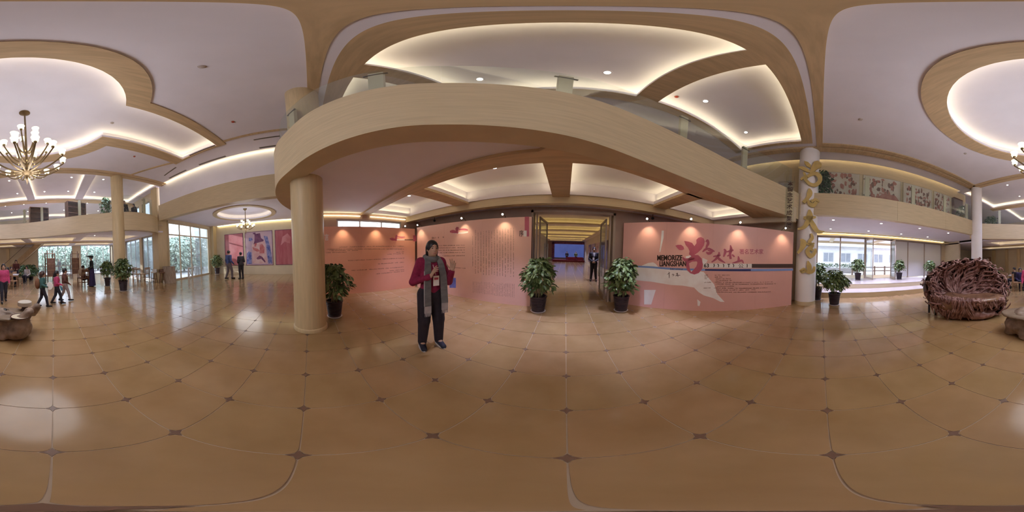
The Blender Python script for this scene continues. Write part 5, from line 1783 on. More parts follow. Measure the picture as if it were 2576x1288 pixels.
def chair(loc, rz, label, m=CHW, group='wooden chairs', sc=1.0, seatm=None):
    o = thing('chair', loc, label, 'chair', group, rz)
    s = sc
    part('seat', MB().box(-0.22 * s, 0.22 * s, -0.22 * s, 0.22 * s, 0.42 * s, 0.46 * s), seatm or m, o)
    for sx in (-1, 1):
        part('leg', MB().box((sx * 0.2 - 0.02) * s, (sx * 0.2 + 0.02) * s, 0.17 * s, 0.21 * s, 0, 0.42 * s), m, o)
        part('leg', MB().bar((sx * 0.2 * s, -0.2 * s, 0), (sx * 0.2 * s, -0.25 * s, 0.88 * s), 0.04 * s), m, o)
    bk_ = part('backrest', MB().box(-0.2 * s, 0.2 * s, -0.255 * s, -0.225 * s, 0.74 * s, 0.88 * s), m, o)
    for k in range(3):
        part('slat', MB().box((-0.11 + k * 0.11 - 0.012) * s, (-0.11 + k * 0.11 + 0.012) * s, -0.245 * s, -0.225 * s, 0.46 * s, 0.74 * s), m, bk_)
    part('stretcher', MB().box(-0.2 * s, 0.2 * s, 0.18 * s, 0.20 * s, 0.18 * s, 0.21 * s), m, o)
    part('stretcher', MB().box(-0.2 * s, 0.2 * s, -0.225 * s, -0.205 * s, 0.22 * s, 0.25 * s), m, o)
    return o


def table(loc, size, rz, label, m=CHW, group='tea tables', h=0.74, top=None):
    o = thing('table', loc, label, 'table', group, rz)
    a, b = size[0] / 2, size[1] / 2
    part('tabletop', MB().box(-a, a, -b, b, h - 0.04, h), top or m, o)
    part('apron', MB().box(-a + 0.05, a - 0.05, -b + 0.05, b - 0.05, h - 0.12, h - 0.04), m, o)
    for sx in (-1, 1):
        for sy in (-1, 1):
            part('leg', MB().box(sx * (a - 0.06) - 0.025, sx * (a - 0.06) + 0.025, sy * (b - 0.06) - 0.025, sy * (b - 0.06) + 0.025, 0, h - 0.04), m, o)
    return o


def bar_stool(loc, rz, label, m, top):
    o = thing('bar_stool', loc, label, 'stool', 'bar stools', rz)
    part('seat', MB().lathe([(0.17, 0.60), (0.18, 0.62), (0.17, 0.66), (0.01, 0.665)], 20), top, o, smooth='auto')
    part('backrest', MB().add([(0.18 * cos(t), 0.18 * sin(t), z) for z in (0.62, 0.80) for t in np.linspace(0.6, 2.5, 7)] + [(0.20 * cos(t), 0.20 * sin(t), z) for z in (0.62, 0.80) for t in np.linspace(0.6, 2.5, 7)], [(i, i + 1, i + 8, i + 7) for i in range(6)] + [(14 + i, 21 + i, 22 + i, 15 + i) for i in range(6)] + [(7 + i, 8 + i, 22 + i, 21 + i) for i in range(6)]), top, o, smooth=True)
    for k in range(4):
        a = pi / 4 + k * pi / 2
        part('leg', MB().bar((0.2 * cos(a), 0.2 * sin(a), 0), (0.12 * cos(a), 0.12 * sin(a), 0.6), 0.03), m, o)
    part('foot_ring', MB().tube([(0.175 * cos(t), 0.175 * sin(t), 0.22) for t in np.linspace(0, 2 * pi, 17)], 0.010, 6, cap=False), m, o)
    return o


g = atz(402, 712)
bar_stool((g[0] + 0.05, g[1] + 0.28, 0), 2.6, 'dark bar stool between the square pier and the tree stump', CHW, CHW)
g = atz(388, 708)
bar_stool((g[0] + 0.32, g[1] + 0.45, 0), 2.0, 'white-seated bar stool by the square pier', CHW, WHC)
for k, (px, py, a, l, m_) in enumerate(((347, 706, 0.4, 'tan chair at the side table right of the potted plant', CHT), (365, 706, 3.4, 'tan chair nearest the bar stools', CHT), (262, 694, 0.6, 'tan chair behind the dark potted plant', CHT), (168, 702, 2.0, 'dark chair behind the boy in the brown coat', CHW))):
    g = atz(px, py)
    chair((g[0], g[1], 0), a, l, m_)
g = atz(356, 702)
table((g[0] + 0.1, g[1] - 0.75, 0), (1.0, 0.6), 0.3, 'small tan side table by the tall window', CHT)
g = atz(208, 720)
chair((g[0] - 0.02, g[1] + 0.12, 0), math.radians(200), 'dark rattan chair of the seated caped person', CHW, sc=1.12)
ch_bg = [(14, 690, 0.3, 'tan chair at the left tea table'), (30, 694, 2.8, 'tan chair nearest the pink-coated walker'), (45, 702, 1.2, 'tan chair beside the woman in dark red'), (2548, 715, 0.2, 'tan chair right of the root armchair'), (2560, 712, 1.8, 'tan chair at the right tea table'), (2530, 712, 3.0, 'tan chair just beyond the root armchair')]
for k, (px, py, a, l) in enumerate(ch_bg):
    g = atR(px, py, (9.5, 8.9, 10.0, 9.6, 8.4, 10.0)[k])
    chair((g[0], g[1], 0), a, l, CHT)
for px, rr, l in ((22, 9.7, 'tea table behind the pink-coated walker'), (2562, 9.5, 'tea table crowded with people at the back')):
    g = atR(px, 690, rr)
    table((g[0], g[1] - 0.1, 0), (1.1, 0.7), 0.1, l, CHT, top=WHC)


def rack(loc, rz, label):
    o = thing('wooden_rack', loc, label, 'rack', 'rustic display racks', rz)
    m = CHW
    for sx in (-1, 1):
        for sy in (-1, 1):
            part('post', MB().box(sx * 0.30 - 0.03, sx * 0.30 + 0.03, sy * 0.17 - 0.03, sy * 0.17 + 0.03, 0, 2.15 + 0.1 * sx * sy), m, o)
    for z in (0.35, 0.8, 1.25, 1.65, 2.0):
        part('shelf', MB().box(-0.30, 0.30, -0.17, 0.17, z, z + 0.035), CHT, o)
    part('back_board', MB().box(-0.28, 0.28, 0.14, 0.16, 0.35, 1.65), m, o)
    return o


g = atz(127, 708)
rack((g[0], g[1] - 0.1, 0), 0.5, 'tall rustic wood rack behind the three children')
g = atz(190, 700)
rack((g[0], g[1] - 0.2, 0), 0.2, 'tall rustic wood rack left of the man in the feathered hat')
BOOKW = mat('walnut_bookcase', (0.17, 0.08, 0.05), 0.45, var=0.2, scale=8)
for (X, Y, l) in ((0.85, -10.1, 'walnut bookcase upstairs, left of two'), (-1.35, -9.25, 'walnut bookcase upstairs, right of two')):
    o = thing('bookcase', (X, Y, 3.42), l, 'bookcase', 'upstairs bookcases', 0.35)
    part('side_panel', MB().box(-0.60, -0.56, -0.18, 0.18, 0, 1.5), BOOKW, o)
    part('side_panel', MB().box(0.56, 0.60, -0.18, 0.18, 0, 1.5), BOOKW, o)
    part('back_panel', MB().box(-0.56, 0.56, -0.18, -0.15, 0, 1.5), BOOKW, o)
    for z in (0.05, 0.42, 0.78, 1.14, 1.46):
        part('shelf', MB().box(-0.56, 0.56, -0.15, 0.18, z, z + 0.035), BOOKW, o)
o = thing('shelf_unit', (10.2, -16.0, 0), 'low tan shelf unit by the far wall on the right', 'shelf', rz=0)
part('side_panel', MB().box(-0.7, -0.66, -0.2, 0.2, 0, 2.1), CHT, o)
part('side_panel', MB().box(0.66, 0.7, -0.2, 0.2, 0, 2.1), CHT, o)
for z in (0.1, 0.6, 1.1, 1.6, 2.06):
    part('shelf', MB().box(-0.66, 0.66, -0.2, 0.2, z, z + 0.04), CHT, o)
# staircase at the back
STW = mat('tan_stair_wood', (0.42, 0.28, 0.15), 0.5, var=0.1)
st = thing('staircase', (2.9, -14.6, 0), 'straight staircase with a tan wood underside, far left', 'staircase')
sl_ = math.hypot(2.3, 2.75)
part('stringer', MB().bar((1.7, 0.55, 0.2), (-2.0, 0.55, 3.3), 0.05, 0.42), STW, st)
part('stringer', MB().bar((1.7, -0.55, 0.2), (-2.0, -0.55, 3.3), 0.05, 0.42), STW, st)
for k in range(15):
    t = (k + 0.5) / 15
    part('tread', MB().cbox((1.7 - 3.7 * t, 0, 0.25 + 3.05 * t), (0.28, 1.05, 0.04)), FASCIA, st)
part('underside', MB().bar((1.6, 0, 0.1), (-2.1, 0, 3.2), 1.05, 0.04), WOOD, st)
part('handrail', MB().tube([(1.7, 0.55, 1.1), (-2.0, 0.55, 4.2)], 0.02, 8), CLAMP, st)

# ------------------------------------------------------------------ inside the exhibition hall
SCREEN = mat('blue_stage_screen', (0.08, 0.12, 0.40), 0.5, col2=(0.13, 0.20, 0.55), scale=0.5, var=0.2, emit=(0.10, 0.15, 0.48), es=0.38)
o = thing('stage_screen', (0.55, 24.9, 0.55), 'large blue backdrop screen at the far end of the exhibition hall', 'screen')
part('screen', MB().box(-2.4, 2.4, -0.05, 0.0, 0, 2.05), SCREEN, o)
for sx in (-1, 1):
    part('curtain', MB().box(sx * 2.45 - 0.2, sx * 2.45 + 0.2, -0.12, -0.06, -0.5, 2.3), MDK, o)
part('valance', MB().box(-2.6, 2.6, -0.12, -0.06, 2.05, 2.35), MDK, o)
o = thing('stage', (0.5, 23.4, 0), 'low dark red stage before the blue screen', 'stage')
part('platform', MB().box(-2.3, 2.2, -0.7, 1.2, 0, 0.28), mat('maroon_carpet', (0.14, 0.02, 0.03), 0.9, var=0.2, scale=20), o)
part('table_cloth', MB().box(-0.4, 2.0, -0.35, 0.05, 0.28, 0.70), mat('maroon_cloth', (0.20, 0.02, 0.04), 0.9, var=0.2, scale=9), o)
EXH = [(6.9, 'pale pink exhibit board just inside the door'), (9.3, 'lilac exhibit board second inside the hall'), (11.7, 'dark exhibit board in the middle of the hall'), (14.1, 'pale exhibit board farther down the hall'), (16.5, 'lilac exhibit board near the stage'), (18.9, 'last exhibit board before the stage')]
for k, (y, l) in enumerate(EXH):
    o = thing('exhibit_board', (2.84, y, 0.35), l, 'board', 'exhibit boards in the hall')
    c = [(0.55, 0.38, 0.38), (0.40, 0.32, 0.45), (0.18, 0.14, 0.22)][k % 3]
    part('board', MB().box(-0.04, 0, -0.95, 0.95, 0, 2.0), mat('exhibit_print_%d' % (k % 3), c, 0.5, var=0.25, scale=4), o)
    part('picture', MB().box(-0.05, -0.04, -0.6, 0.6, 0.7, 1.7), mat('exhibit_picture_%d' % (k % 2), [(0.25, 0.2, 0.3), (0.45, 0.25, 0.2)][k % 2], 0.5, var=0.4, scale=6), o)
# small cameras fixed over the panels
for (px, py, r, l) in ((1642, 553, 4.5, 'small black security camera over the title panel'), (1093, 566, 5.9, 'small black security camera over the pale salmon panel')):
    g = atY(px, py, 4.45)
    o = thing('security_camera', (g[0], 4.45, 2.78), l, 'camera', 'security cameras')
    part('mount', MB().tube([(0, 0, 0), (0, 0, -0.10)], 0.012, 8), CLAMP, o)
    part('dome', MB().ell((0, 0, -0.13), (0.05, 0.05, 0.05), 14, 10), BLK, o, smooth=True)

# ------------------------------------------------------------------ outside the windows
TRK = mat('tree_bark', (0.16, 0.12, 0.09), 0.8, var=0.2, scale=8)
TLF = mat('garden_leaf', (0.34, 0.46, 0.36), 0.6, col2=(0.52, 0.62, 0.52), scale=1.6, var=0.2)
ot = random.Random(9)


def tree(x, y, h, r, label, group):
    o = thing('tree', (x, y, -0.15), label, 'tree', group)
    part('trunk', MB().tube([(0, 0, 0), (0.05, 0.02, h * 0.3), (-0.04, 0.03, h * 0.6), (0.02, 0, h * 0.9)], [0.13, 0.1, 0.07, 0.03], 8), TRK, o, smooth=True)
    m = MB()
    for k in range(800):
        u_ = ot.uniform(-1, 1)
        a = ot.uniform(0, 2 * pi)
        rr = math.sqrt(1 - u_ * u_) * r * ot.uniform(0.5, 1.0)
        p = (rr * cos(a), rr * sin(a), h * 0.56 + u_ * h * 0.44)
        M = leaf_frame(p, (cos(a), sin(a), ot.uniform(-0.5, 0.8)), 0.4, ot.uniform(-1, 1), ot.uniform(2.6, 4.2))
        m.add([tuple(M @ Vector(v)) for v in LV], LF)
    part('crown', m, TLF, o, kind='stuff', smooth=True)


for k, (px, rr, h, r) in enumerate(((442, 16.5, 3.60, 1.42), (462, 18.0, 3.96, 1.65), (484, 17.5, 3.31, 1.35), (508, 19.5, 3.74, 1.58), (380, 18.5, 3.60, 1.50), (362, 18.0, 3.31, 1.27), (346, 20.0, 3.60, 1.50), (270, 24.0, 3.96, 1.80), (245, 24.5, 3.60, 1.65), (218, 24.0, 3.96, 1.80), (185, 24.5, 3.74, 1.72), (160, 24.0, 3.74, 1.65), (135, 25.0, 3.96, 1.80), (110, 24.5, 3.74, 1.65))):
    g = atR(px, 640, rr)
    tree(g[0], g[1], h, r, ['leafy tree outside the lobby window, nearest the square pier', 'second leafy tree outside the lobby window', 'third leafy tree outside the lobby window', 'leafy tree outside the right of the lobby window', 'leafy tree outside the window next to the square pier', 'leafy tree outside the window right of the potted plant', 'leafy tree outside the window close to the oak column', 'leafy tree outside the back window beside the oak column', 'second leafy tree outside the back window', 'leafy tree outside behind the man in the feathered hat', 'leafy tree outside behind the right rack', 'leafy tree outside behind the dark standing figure', 'leafy tree outside left of the dark standing figure', 'leafy tree outside nearest the staircase'][k], 'trees outside the windows')
HED = mat('hedge_leaf', (0.22, 0.33, 0.24), 0.7, col2=(0.38, 0.50, 0.38), scale=2.2, var=0.2, bump=0.6)
for (x0, y0, x1, y1, hh, l) in ((-28, -21, -8, -24, 2.7, 'long hedge behind the trees outside the lobby'), (-8, -28, 6, -28, 2.6, 'long hedge behind the trees outside the back windows'), (-28, -8, -28, -21, 2.7, 'hedge at the far left outside the lobby window')):
    o = thing('hedge', ((x0 + x1) / 2, (y0 + y1) / 2, -0.15), l, 'hedge', 'hedges outside')
    m = MB()
    L_ = math.dist((x0, y0), (x1, y1))
    ux, uy = (x1 - x0) / L_, (y1 - y0) / L_
    nx_ = int(L_ / 0.5)
    for k in range(2):
        o0 = len(m.v)
        for i in range(nx_ + 1):
            for j_ in range(7):
                t = i / nx_ - 0.5
                bz = hh * j_ / 6 * (1 + (0.12 * sin(i * 0.9) + 0.08 * sin(i * 2.3)) * (j_ == 6))
                th_ = (0.7 - 0.5 * (j_ / 6) ** 3 + ot.uniform(-0.15, 0.15)) * (1 if k else -1)
                m.v.append((ux * L_ * t - uy * th_, uy * L_ * t + ux * th_, bz))
        for i in range(nx_):
            for j_ in range(6):
                m.f.append((o0 + i * 7 + j_, o0 + (i + 1) * 7 + j_, o0 + (i + 1) * 7 + j_ + 1, o0 + i * 7 + j_ + 1))
    part('foliage', m, HED, o, smooth=True)
RAILW = mat('white_garden_railing', (0.74, 0.72, 0.72), 0.5, var=0.03)
g = atR(492, 680, 12.0)
o = thing('garden_railing', (g[0], g[1], -0.15), 'low white lattice railing outside the lobby window', 'railing', rz=0.25)
part('top_rail', MB().box(-1.1, 1.1, -0.04, 0.04, 0.78, 0.84), RAILW, o)
part('bottom_rail', MB().box(-1.1, 1.1, -0.04, 0.04, 0.12, 0.18), RAILW, o)
for k in range(5):
    x = -1.1 + 0.55 * k
    part('post', MB().box(x - 0.035, x + 0.035, -0.05, 0.05, 0, 0.88), RAILW, o)
    if k < 4:
        part('lattice', MB().bar((x + 0.03, 0, 0.2), (x + 0.52, 0, 0.76), 0.03, 0.03).bar((x + 0.03, 0, 0.76), (x + 0.52, 0, 0.2), 0.03, 0.03), RAILW, o)
# courtyard on the right
BLD = mat('white_courtyard_wall', (0.54, 0.54, 0.57), 0.7, var=0.04)
BWN = mat('courtyard_window', (0.20, 0.22, 0.26), 0.3, var=0.1)
struct('ground_terrace', MB().box(10.2, 30, -14, 8, -0.15, 0.38), PAVE, 'pale terrace outside the glass doors')
can = struct('ceiling_canopy', MB().box(10.16, 15.5, -12, 6, 3.35, 3.45), WHITE, 'white canopy ceiling outside the glass doors')
for k in range(4):
    part('canopy_beam', MB().box(10.2, 15.5, -9 + 4 * k, -8.7 + 4 * k, 3.2, 3.35), FASCIA, can)
part('canopy_beam', MB().box(15.2, 15.5, -12, 6, 3.15, 3.35), FASCIA, can)
o = thing('courtyard_building', (21.5, -3.5, 0.38), 'white building with square windows across the courtyard', 'building')
part('wall', MB().box(0, 3, -11, 11, 0, 7.5), BLD, o)
for k in range(9):
    y = -9.6 + k * 2.3
    wn = part('window', MB().box(-0.06, 0.0, y, y + 1.4, 0.95, 2.2), ALU, o)
    part('pane', MB().box(-0.07, -0.06, y + 0.08, y + 0.66, 1.02, 2.13), BWN, wn)
    part('pane', MB().box(-0.07, -0.06, y + 0.74, y + 1.32, 1.02, 2.13), BWN, wn)
part('eave', MB().box(-0.7, 0.0, -11, 11, 3.0, 3.2), BLD, o)
FW_ = mat('weathered_fence_wood', (0.36, 0.28, 0.24), 0.7, var=0.15, scale=6)
o = thing('wooden_fence', (13.0, -4.4, 0.38), 'low wooden fence in the courtyard behind the glass doors', 'fence', rz=math.radians(100))
for k in range(5):
    x = -2.0 + k
    part('post', MB().box(x - 0.05, x + 0.05, -0.05, 0.05, 0, 0.75), FW_, o)
for z in (0.30, 0.60):
    part('rail', MB().box(-2.0, 2.0, -0.03, 0.03, z, z + 0.08), FW_, o)
o = thing('planter_bed', (15.5, -1.5, 0.38), 'pale planter with low shrubs in the courtyard', 'planter')
part('box', MB().box(-0.6, 0.6, -1.8, 1.8, 0, 0.45), BLD, o)
mm = MB()
for k in range(300):
    M = leaf_frame((ot.uniform(-0.5, 0.5), ot.uniform(-1.7, 1.7), 0.45 + ot.uniform(0, 0.35)), (ot.uniform(-1, 1), ot.uniform(-1, 1), 0.6), 0.1, ot.uniform(-1, 1), ot.uniform(1, 2))
    mm.add([tuple(M @ Vector(v)) for v in LV], LF)
part('shrub', mm, LEAF2, o, kind='stuff')


# ------------------------------------------------------------------ people
SKIN = mat('skin', (0.48, 0.29, 0.21), 0.5, var=0.04, scale=12)
HAIRB = mat('black_hair', (0.018, 0.014, 0.016), 0.4, var=0.2, scale=30)
EYE = mat('eye_dark', (0.02, 0.015, 0.015), 0.3, var=0.1)
LIP = mat('lips', (0.36, 0.13, 0.12), 0.5, var=0.05)
CLOTH = {}


def cloth(name, col, rough=0.85, var=0.10, scale=18):
    return mat('cloth_' + name, col, rough, var=var, scale=scale, bump=0.08, bscale=60)


def hand_caps(wr, d, n, side, spread=0.25, curl=0.35, sz=1.0, curls=None):
    """capsules of a hand: wr wrist, d pointing direction, n palm normal, side +1 right hand / -1 left"""
    wr, d = Vector(wr), Vector(d).normalized()
    n = Vector(n)
    n = (n - d * n.dot(d)).normalized()
    a = d.cross(n) * side                                      # towards the thumb
    caps = []
    palm_c = wr + d * 0.045 * sz
    fing = [(0.030, 0.074, 0.0085, 1.0), (0.010, 0.082, 0.009, 0.35), (-0.010, 0.076, 0.0085, -0.35), (-0.028, 0.060, 0.0075, -1.0)]
    for off in (0.028, 0.010, -0.010, -0.026):
        caps.append((wr + a * off * 0.6 * sz, wr + d * 0.085 * sz + a * off * sz, 0.013 * sz, 0.012 * sz))
    for k, (off, L, r, sp) in enumerate(fing):
        c = curls[k] if curls else curl
        p = wr + d * 0.088 * sz + a * off * sz
        dd = (d + a * sp * spread * 0.5).normalized()
        for seg, fr in enumerate((0.42, 0.33, 0.25)):
            ang = c * (0.5 + 0.5 * seg)
            dd = (dd * cos(ang) + n * sin(ang)).normalized()
            q = p + dd * L * fr * sz
            caps.append((p, q, r * sz * (1 - 0.1 * seg), r * sz * (0.92 - 0.12 * seg)))
            p = q
    p = wr + d * 0.028 * sz + a * 0.024 * sz                   # thumb leaves the side of the palm
    dd = (a * 0.85 + d * 0.55 + n * 0.25).normalized()
    for L, r in ((0.034, 0.0115), (0.028, 0.0095), (0.022, 0.008)):
        q = p + dd * L * sz
        caps.append((p, q, r * sz, r * 0.9 * sz))
        dd = (dd + d * 0.35 + n * 0.15).normalized()
        p = q
    return caps


def person(name, label, loc, face, H, J=None, top=None, bottom=None, hairm=None, shoem=None, res=0.016, hair='short', skirt=None, hem=0.90, sit=0.0, group=None, cat='person', wide=1.0, sole=None, hands=None, topname='jacket', fine_hand=False, bulk=1.0, hk=1.0):
    s = H / 1.7
    j = {'head': (0, 0.025, 1.575), 'neck': (0, 0.0, 1.44), 'Rsh': (0.165, 0, 1.375), 'Lsh': (-0.165, 0, 1.375), 'Rel': (0.225, -0.03, 1.10), 'Lel': (-0.225, -0.03, 1.10), 'Rwr': (0.235, 0.07, 0.87), 'Lwr': (-0.235, 0.07, 0.87), 'Rhip': (0.085, 0, 0.90), 'Lhip': (-0.085, 0, 0.90), 'Rkn': (0.095, 0.02, 0.49), 'Lkn': (-0.095, 0.02, 0.49), 'Ran': (0.10, -0.02, 0.085), 'Lan': (-0.10, -0.02, 0.085), 'chest': (0, 0, 1.25), 'waist': (0, 0.0, 1.04), 'pelvis': (0, 0, 0.93)}
    if sit:
        for k in ('head', 'neck', 'Rsh', 'Lsh', 'Rel', 'Lel', 'Rwr', 'Lwr', 'Rhip', 'Lhip', 'chest', 'waist', 'pelvis'):
            x, y, z = j[k]
            j[k] = (x, y, z - sit)
        j['Rwr'] = (0.15, 0.28, 0.98 - sit)
        j['Lwr'] = (-0.15, 0.28, 0.98 - sit)
        j['Rkn'], j['Lkn'] = (0.10, 0.42, 0.52), (-0.10, 0.42, 0.52)
        j['Ran'], j['Lan'] = (0.10, 0.40, 0.085), (-0.10, 0.40, 0.085)
    j.update(J or {})
    P = {k: np.array(v, float) * s for k, v in j.items()}
    toe = {}
    for q in 'RL':
        toe[q] = P[q + 'an'] + np.array((j.get(q + 'toe') or (0.012 if q == 'R' else -0.012, 0.15, -0.055)), float) * s
    o = thing(name, loc, label, cat, group, math.atan2(-face[0], face[1]))
    allp = np.array(list(P.values()) + list(toe.values()))
    lo, hi = allp.min(0) - 0.22 * s, allp.max(0) + 0.22 * s
    lo[2] = -0.03

    def body(g, arms=True, legs=True, torso=True, h=res, legr=1.0, arm_cut=1.0):
        S = SDF(lo, hi, h)
        if torso:
            S.ell(P['chest'] + (0, 0.005 * s, 0), (np.array((0.150 * bulk, 0.105 * bulk, 0.19)) * s + g), 0.04 * s)
            S.ell(P['waist'], np.array((0.132 * bulk, 0.095 * bulk, 0.16)) * s + g, 0.05 * s)
            S.ell(P['pelvis'], np.array((0.155, 0.112, 0.13)) * s + g, 0.05 * s)
            S.cap(P['Rsh'] * 0.9 + P['neck'] * 0.1, P['Lsh'] * 0.9 + P['neck'] * 0.1, 0.060 * s + g, None, 0.05 * s)
        if arms:
            for q in 'RL':
                w_ = P[q + 'el'] + (P[q + 'wr'] - P[q + 'el']) * arm_cut
                S.cap(P[q + 'sh'], P[q + 'el'], 0.052 * s * bulk + g, 0.042 * s + g, 0.03 * s)
                S.cap(P[q + 'el'], w_, 0.041 * s + g, 0.029 * s + g, 0.02 * s)
        if legs:
            for q in 'RL':
                S.cap(P[q + 'hip'], P[q + 'kn'], 0.088 * s * legr + g, 0.062 * s * legr + g, 0.03 * s)
                S.cap(P[q + 'kn'], P[q + 'an'], 0.060 * s * legr + g, 0.043 * s * legr + g, 0.02 * s)
        return S

    # one continuous body: head, neck, torso, arms, hands, legs
    S = body(-0.006)
    hc = P['head']
    S.cap(P['neck'] - (0, 0, 0.05 * s), hc - (0, 0.01 * s, 0.03 * s), 0.055 * s, 0.05 * s, 0.03 * s)
    S.ell(hc + (0, -0.008 * s * hk, 0.02 * s * hk), np.array((0.077, 0.095, 0.098)) * s * hk, 0.02 * s)
    S.ell(hc + (0, 0.018 * s * hk, -0.045 * s * hk), np.array((0.060, 0.068, 0.078)) * s * hk, 0.03 * s)
    S.cap(hc + np.array((0, 0.085, 0.01)) * s * hk, hc + np.array((0, 0.100, -0.022)) * s * hk, 0.010 * s, 0.015 * s, 0.012 * s)
    for q in (1, -1):
        S.ell(hc + np.array((q * 0.079, -0.005, -0.01)) * s * hk, np.array((0.010, 0.022, 0.032)) * s * hk, 0.008 * s)
    for q in 'RL':
        S.cap(P[q + 'an'], toe[q], 0.042 * s, 0.03 * s, 0.02 * s)
    B = S.mb()
    hd = hands or {}
    for q, sg in (('R', 1), ('L', -1)):
        fore = P[q + 'wr'] - P[q + 'el']
        d, n, sp, cu = hd.get(q, (fore, (-sg, 0.3, 0), 0.2, 0.35))
        caps = hand_caps(P[q + 'wr'], d, n, sg, sp, cu if not isinstance(cu, (list, tuple)) else 0.3, s * 1.0, cu if isinstance(cu, (list, tuple)) else None)
        if fine_hand:
            c_ = np.array([list(c[0]) for c in caps] + [list(c[1]) for c in caps])
            T = SDF(c_.min(0) - 0.035, c_.max(0) + 0.035, 0.0042)
            T.cap(P[q + 'wr'] - fore / np.linalg.norm(fore) * 0.03, P[q + 'wr'] + Vector(d).normalized() * 0.02, 0.026 * s, 0.024 * s, 0.01)
            for a, b, r0, r1 in caps:
                T.cap(a, b, r0, r1, 0.006)
            t = T.mb()
            B.add(t.v, t.f)
        else:
            for a, b, r0, r1 in caps:
                B.tube([a, (a + b) / 2, b], [r0, (r0 + r1) / 2, r1 * 0.8], 6)
    part('body', B, SKIN, o, smooth=True)
    fc = hc
    for q in (1, -1):
        part('eye', MB().ell(tuple(fc + np.array((q * 0.032, 0.083, 0.008)) * s * hk), (0.013 * s, 0.007 * s, 0.006 * s), 10, 6), EYE, o, smooth=True)
        part('eyebrow', MB().bar(tuple(fc + np.array((q * 0.016, 0.090, 0.029)) * s * hk), tuple(fc + np.array((q * 0.048, 0.080, 0.030)) * s * hk), 0.006 * s, 0.006 * s), HAIRB, o)
    part('mouth', MB().ell(tuple(fc + np.array((0, 0.080, -0.060)) * s * hk), (0.022 * s, 0.008 * s, 0.007 * s), 12, 6), LIP, o, smooth=True)
    # clothes
    if top is not None:
        S = body(0.014 * s, legs=False, arm_cut=0.93)
        zz = hem * s - (sit * s if sit else 0)
        S.half((0, 0, zz), (0, 0, -1))
        S.half((0, 0, P['neck'][2] - 0.005 * s), (0, 0, 1)) if not fine_hand else None
        part(topname, S.mb(), top, o, smooth=True)
    if bottom is not None and skirt is None:
        S = body(0.014 * s, arms=False, torso=False, legr=wide)
        S.ell(P['pelvis'], np.array((0.158, 0.118, 0.13)) * s + 0.008, 0.05 * s)
        S.half((0, 0, 0.05 * s), (0, 0, -1))
        S.half((0, 0, P['pelvis'][2] + 0.10 * s), (0, 0, 1))
        part('trousers', S.mb(), bottom, o, smooth=True)
    if skirt is not None:
        m = MB()
        n = 28
        prof = [(0.17, 1.02), (0.19, 0.90), (0.22, 0.60), (0.25, 0.30), (skirt, 0.05)]
        for r, z in prof:
            for k in range(n):
                t = 2 * pi * k / n
                rr = r * (1 + 0.05 * sin(7 * t) * (1.02 - z)) * s
                m.v.append((rr * cos(t), rr * 0.72 * sin(t), z * s))
        for i in range(len(prof) - 1):
            for k in range(n):
                m.f.append((i * n + k, (i + 1) * n + k, (i + 1) * n + (k + 1) % n, i * n + (k + 1) % n))
        part('skirt', m, bottom, o, smooth=True)
    if shoem is not None:
        for q in 'RL':
            T = SDF(np.minimum(P[q + 'an'], toe[q]) - 0.12 * s, np.maximum(P[q + 'an'], toe[q]) + 0.12 * s, min(res, 0.012))
            heel = P[q + 'an'] + np.array((0, -0.035, -0.03)) * s
            T.cap(heel, toe[q] + np.array((0, 0.02, 0.0)) * s, 0.052 * s, 0.043 * s, 0.02)
            T.cap(P[q + 'an'], P[q + 'an'] - (0, 0, 0.02), 0.05 * s, 0.05 * s, 0.03)
            zf = min(0.004, (P[q + 'an'][2] - 0.085 * s)) + (P[q + 'an'][2] - 0.085 * s if P[q + 'an'][2] > 0.1 * s else 0)
            T.half((0, 0, max(0.003, P[q + 'an'][2] - 0.082 * s)), (0, 0, -1))
            so_ = part('shoe', T.mb(), shoem, o, smooth=True)
            if sole is not None:
                d2 = (toe[q] - heel)[:2]
                L = np.linalg.norm(d2)
                an_ = math.atan2(d2[1], d2[0])
                mm_ = MB().poly([[(L * 0.5 + (L * 0.5 + 0.062 * s) * cos(t), 0.056 * s * sin(t) * (1 - 0.12 * cos(t))) for t in np.linspace(0, 2 * pi, 25)[:-1]]], 0.001, 0.024 * s)
                mm_.v = [(heel[0] + p[0] * cos(an_) - p[1] * sin(an_), heel[1] + p[0] * sin(an_) + p[1] * cos(an_), p[2] + max(0, P[q + 'an'][2] - 0.085 * s)) for p in mm_.v]
                part('sole', mm_, sole, so_, smooth='auto')
    if hair:
        S = SDF(hc - 0.26 * s * hk, hc + 0.2 * s * hk, min(res, 0.011))
        S.ell(hc + np.array((0, -0.014, 0.026)) * s * hk, np.array((0.087, 0.104, 0.104)) * s * hk)
        if hair in ('bob', 'long', 'pony'):
            S.cap(hc + np.array((0, -0.055, 0.0)) * s * hk, hc + np.array((0, -0.065, -0.12)) * s * hk, 0.074 * s * hk, 0.058 * s * hk, 0.03 * s * hk)
        if hair == 'bob':
            for q in (1, -1):
                S.cap(hc + np.array((q * 0.072, -0.01, 0.02)) * s * hk, hc + np.array((q * 0.074, -0.035, -0.10)) * s * hk, 0.026 * s * hk, 0.018 * s * hk, 0.02 * s * hk)
        if hair == 'pony':
            S.cap(hc + np.array((0, -0.10, 0.0)) * s * hk, hc + np.array((0, -0.15, -0.12)) * s * hk, 0.035 * s * hk, 0.02 * s * hk, 0.02 * s * hk)
        # face opening
        S.ell(hc + np.array((0, 0.105, -0.045)) * s * hk, np.array((0.066, 0.085, 0.108)) * s * hk, 0, 'd')
        if hair == 'short':
            S.half(hc + np.array((0, 0.0, -0.075)) * s * hk, (0, 0.45, -1))
        part('hair', S.mb(), hairm or HAIRB, o, smooth=True)
    return o


SOLE = mat('pale_rubber_sole', (0.68, 0.64, 0.64), 0.6, var=0.04)
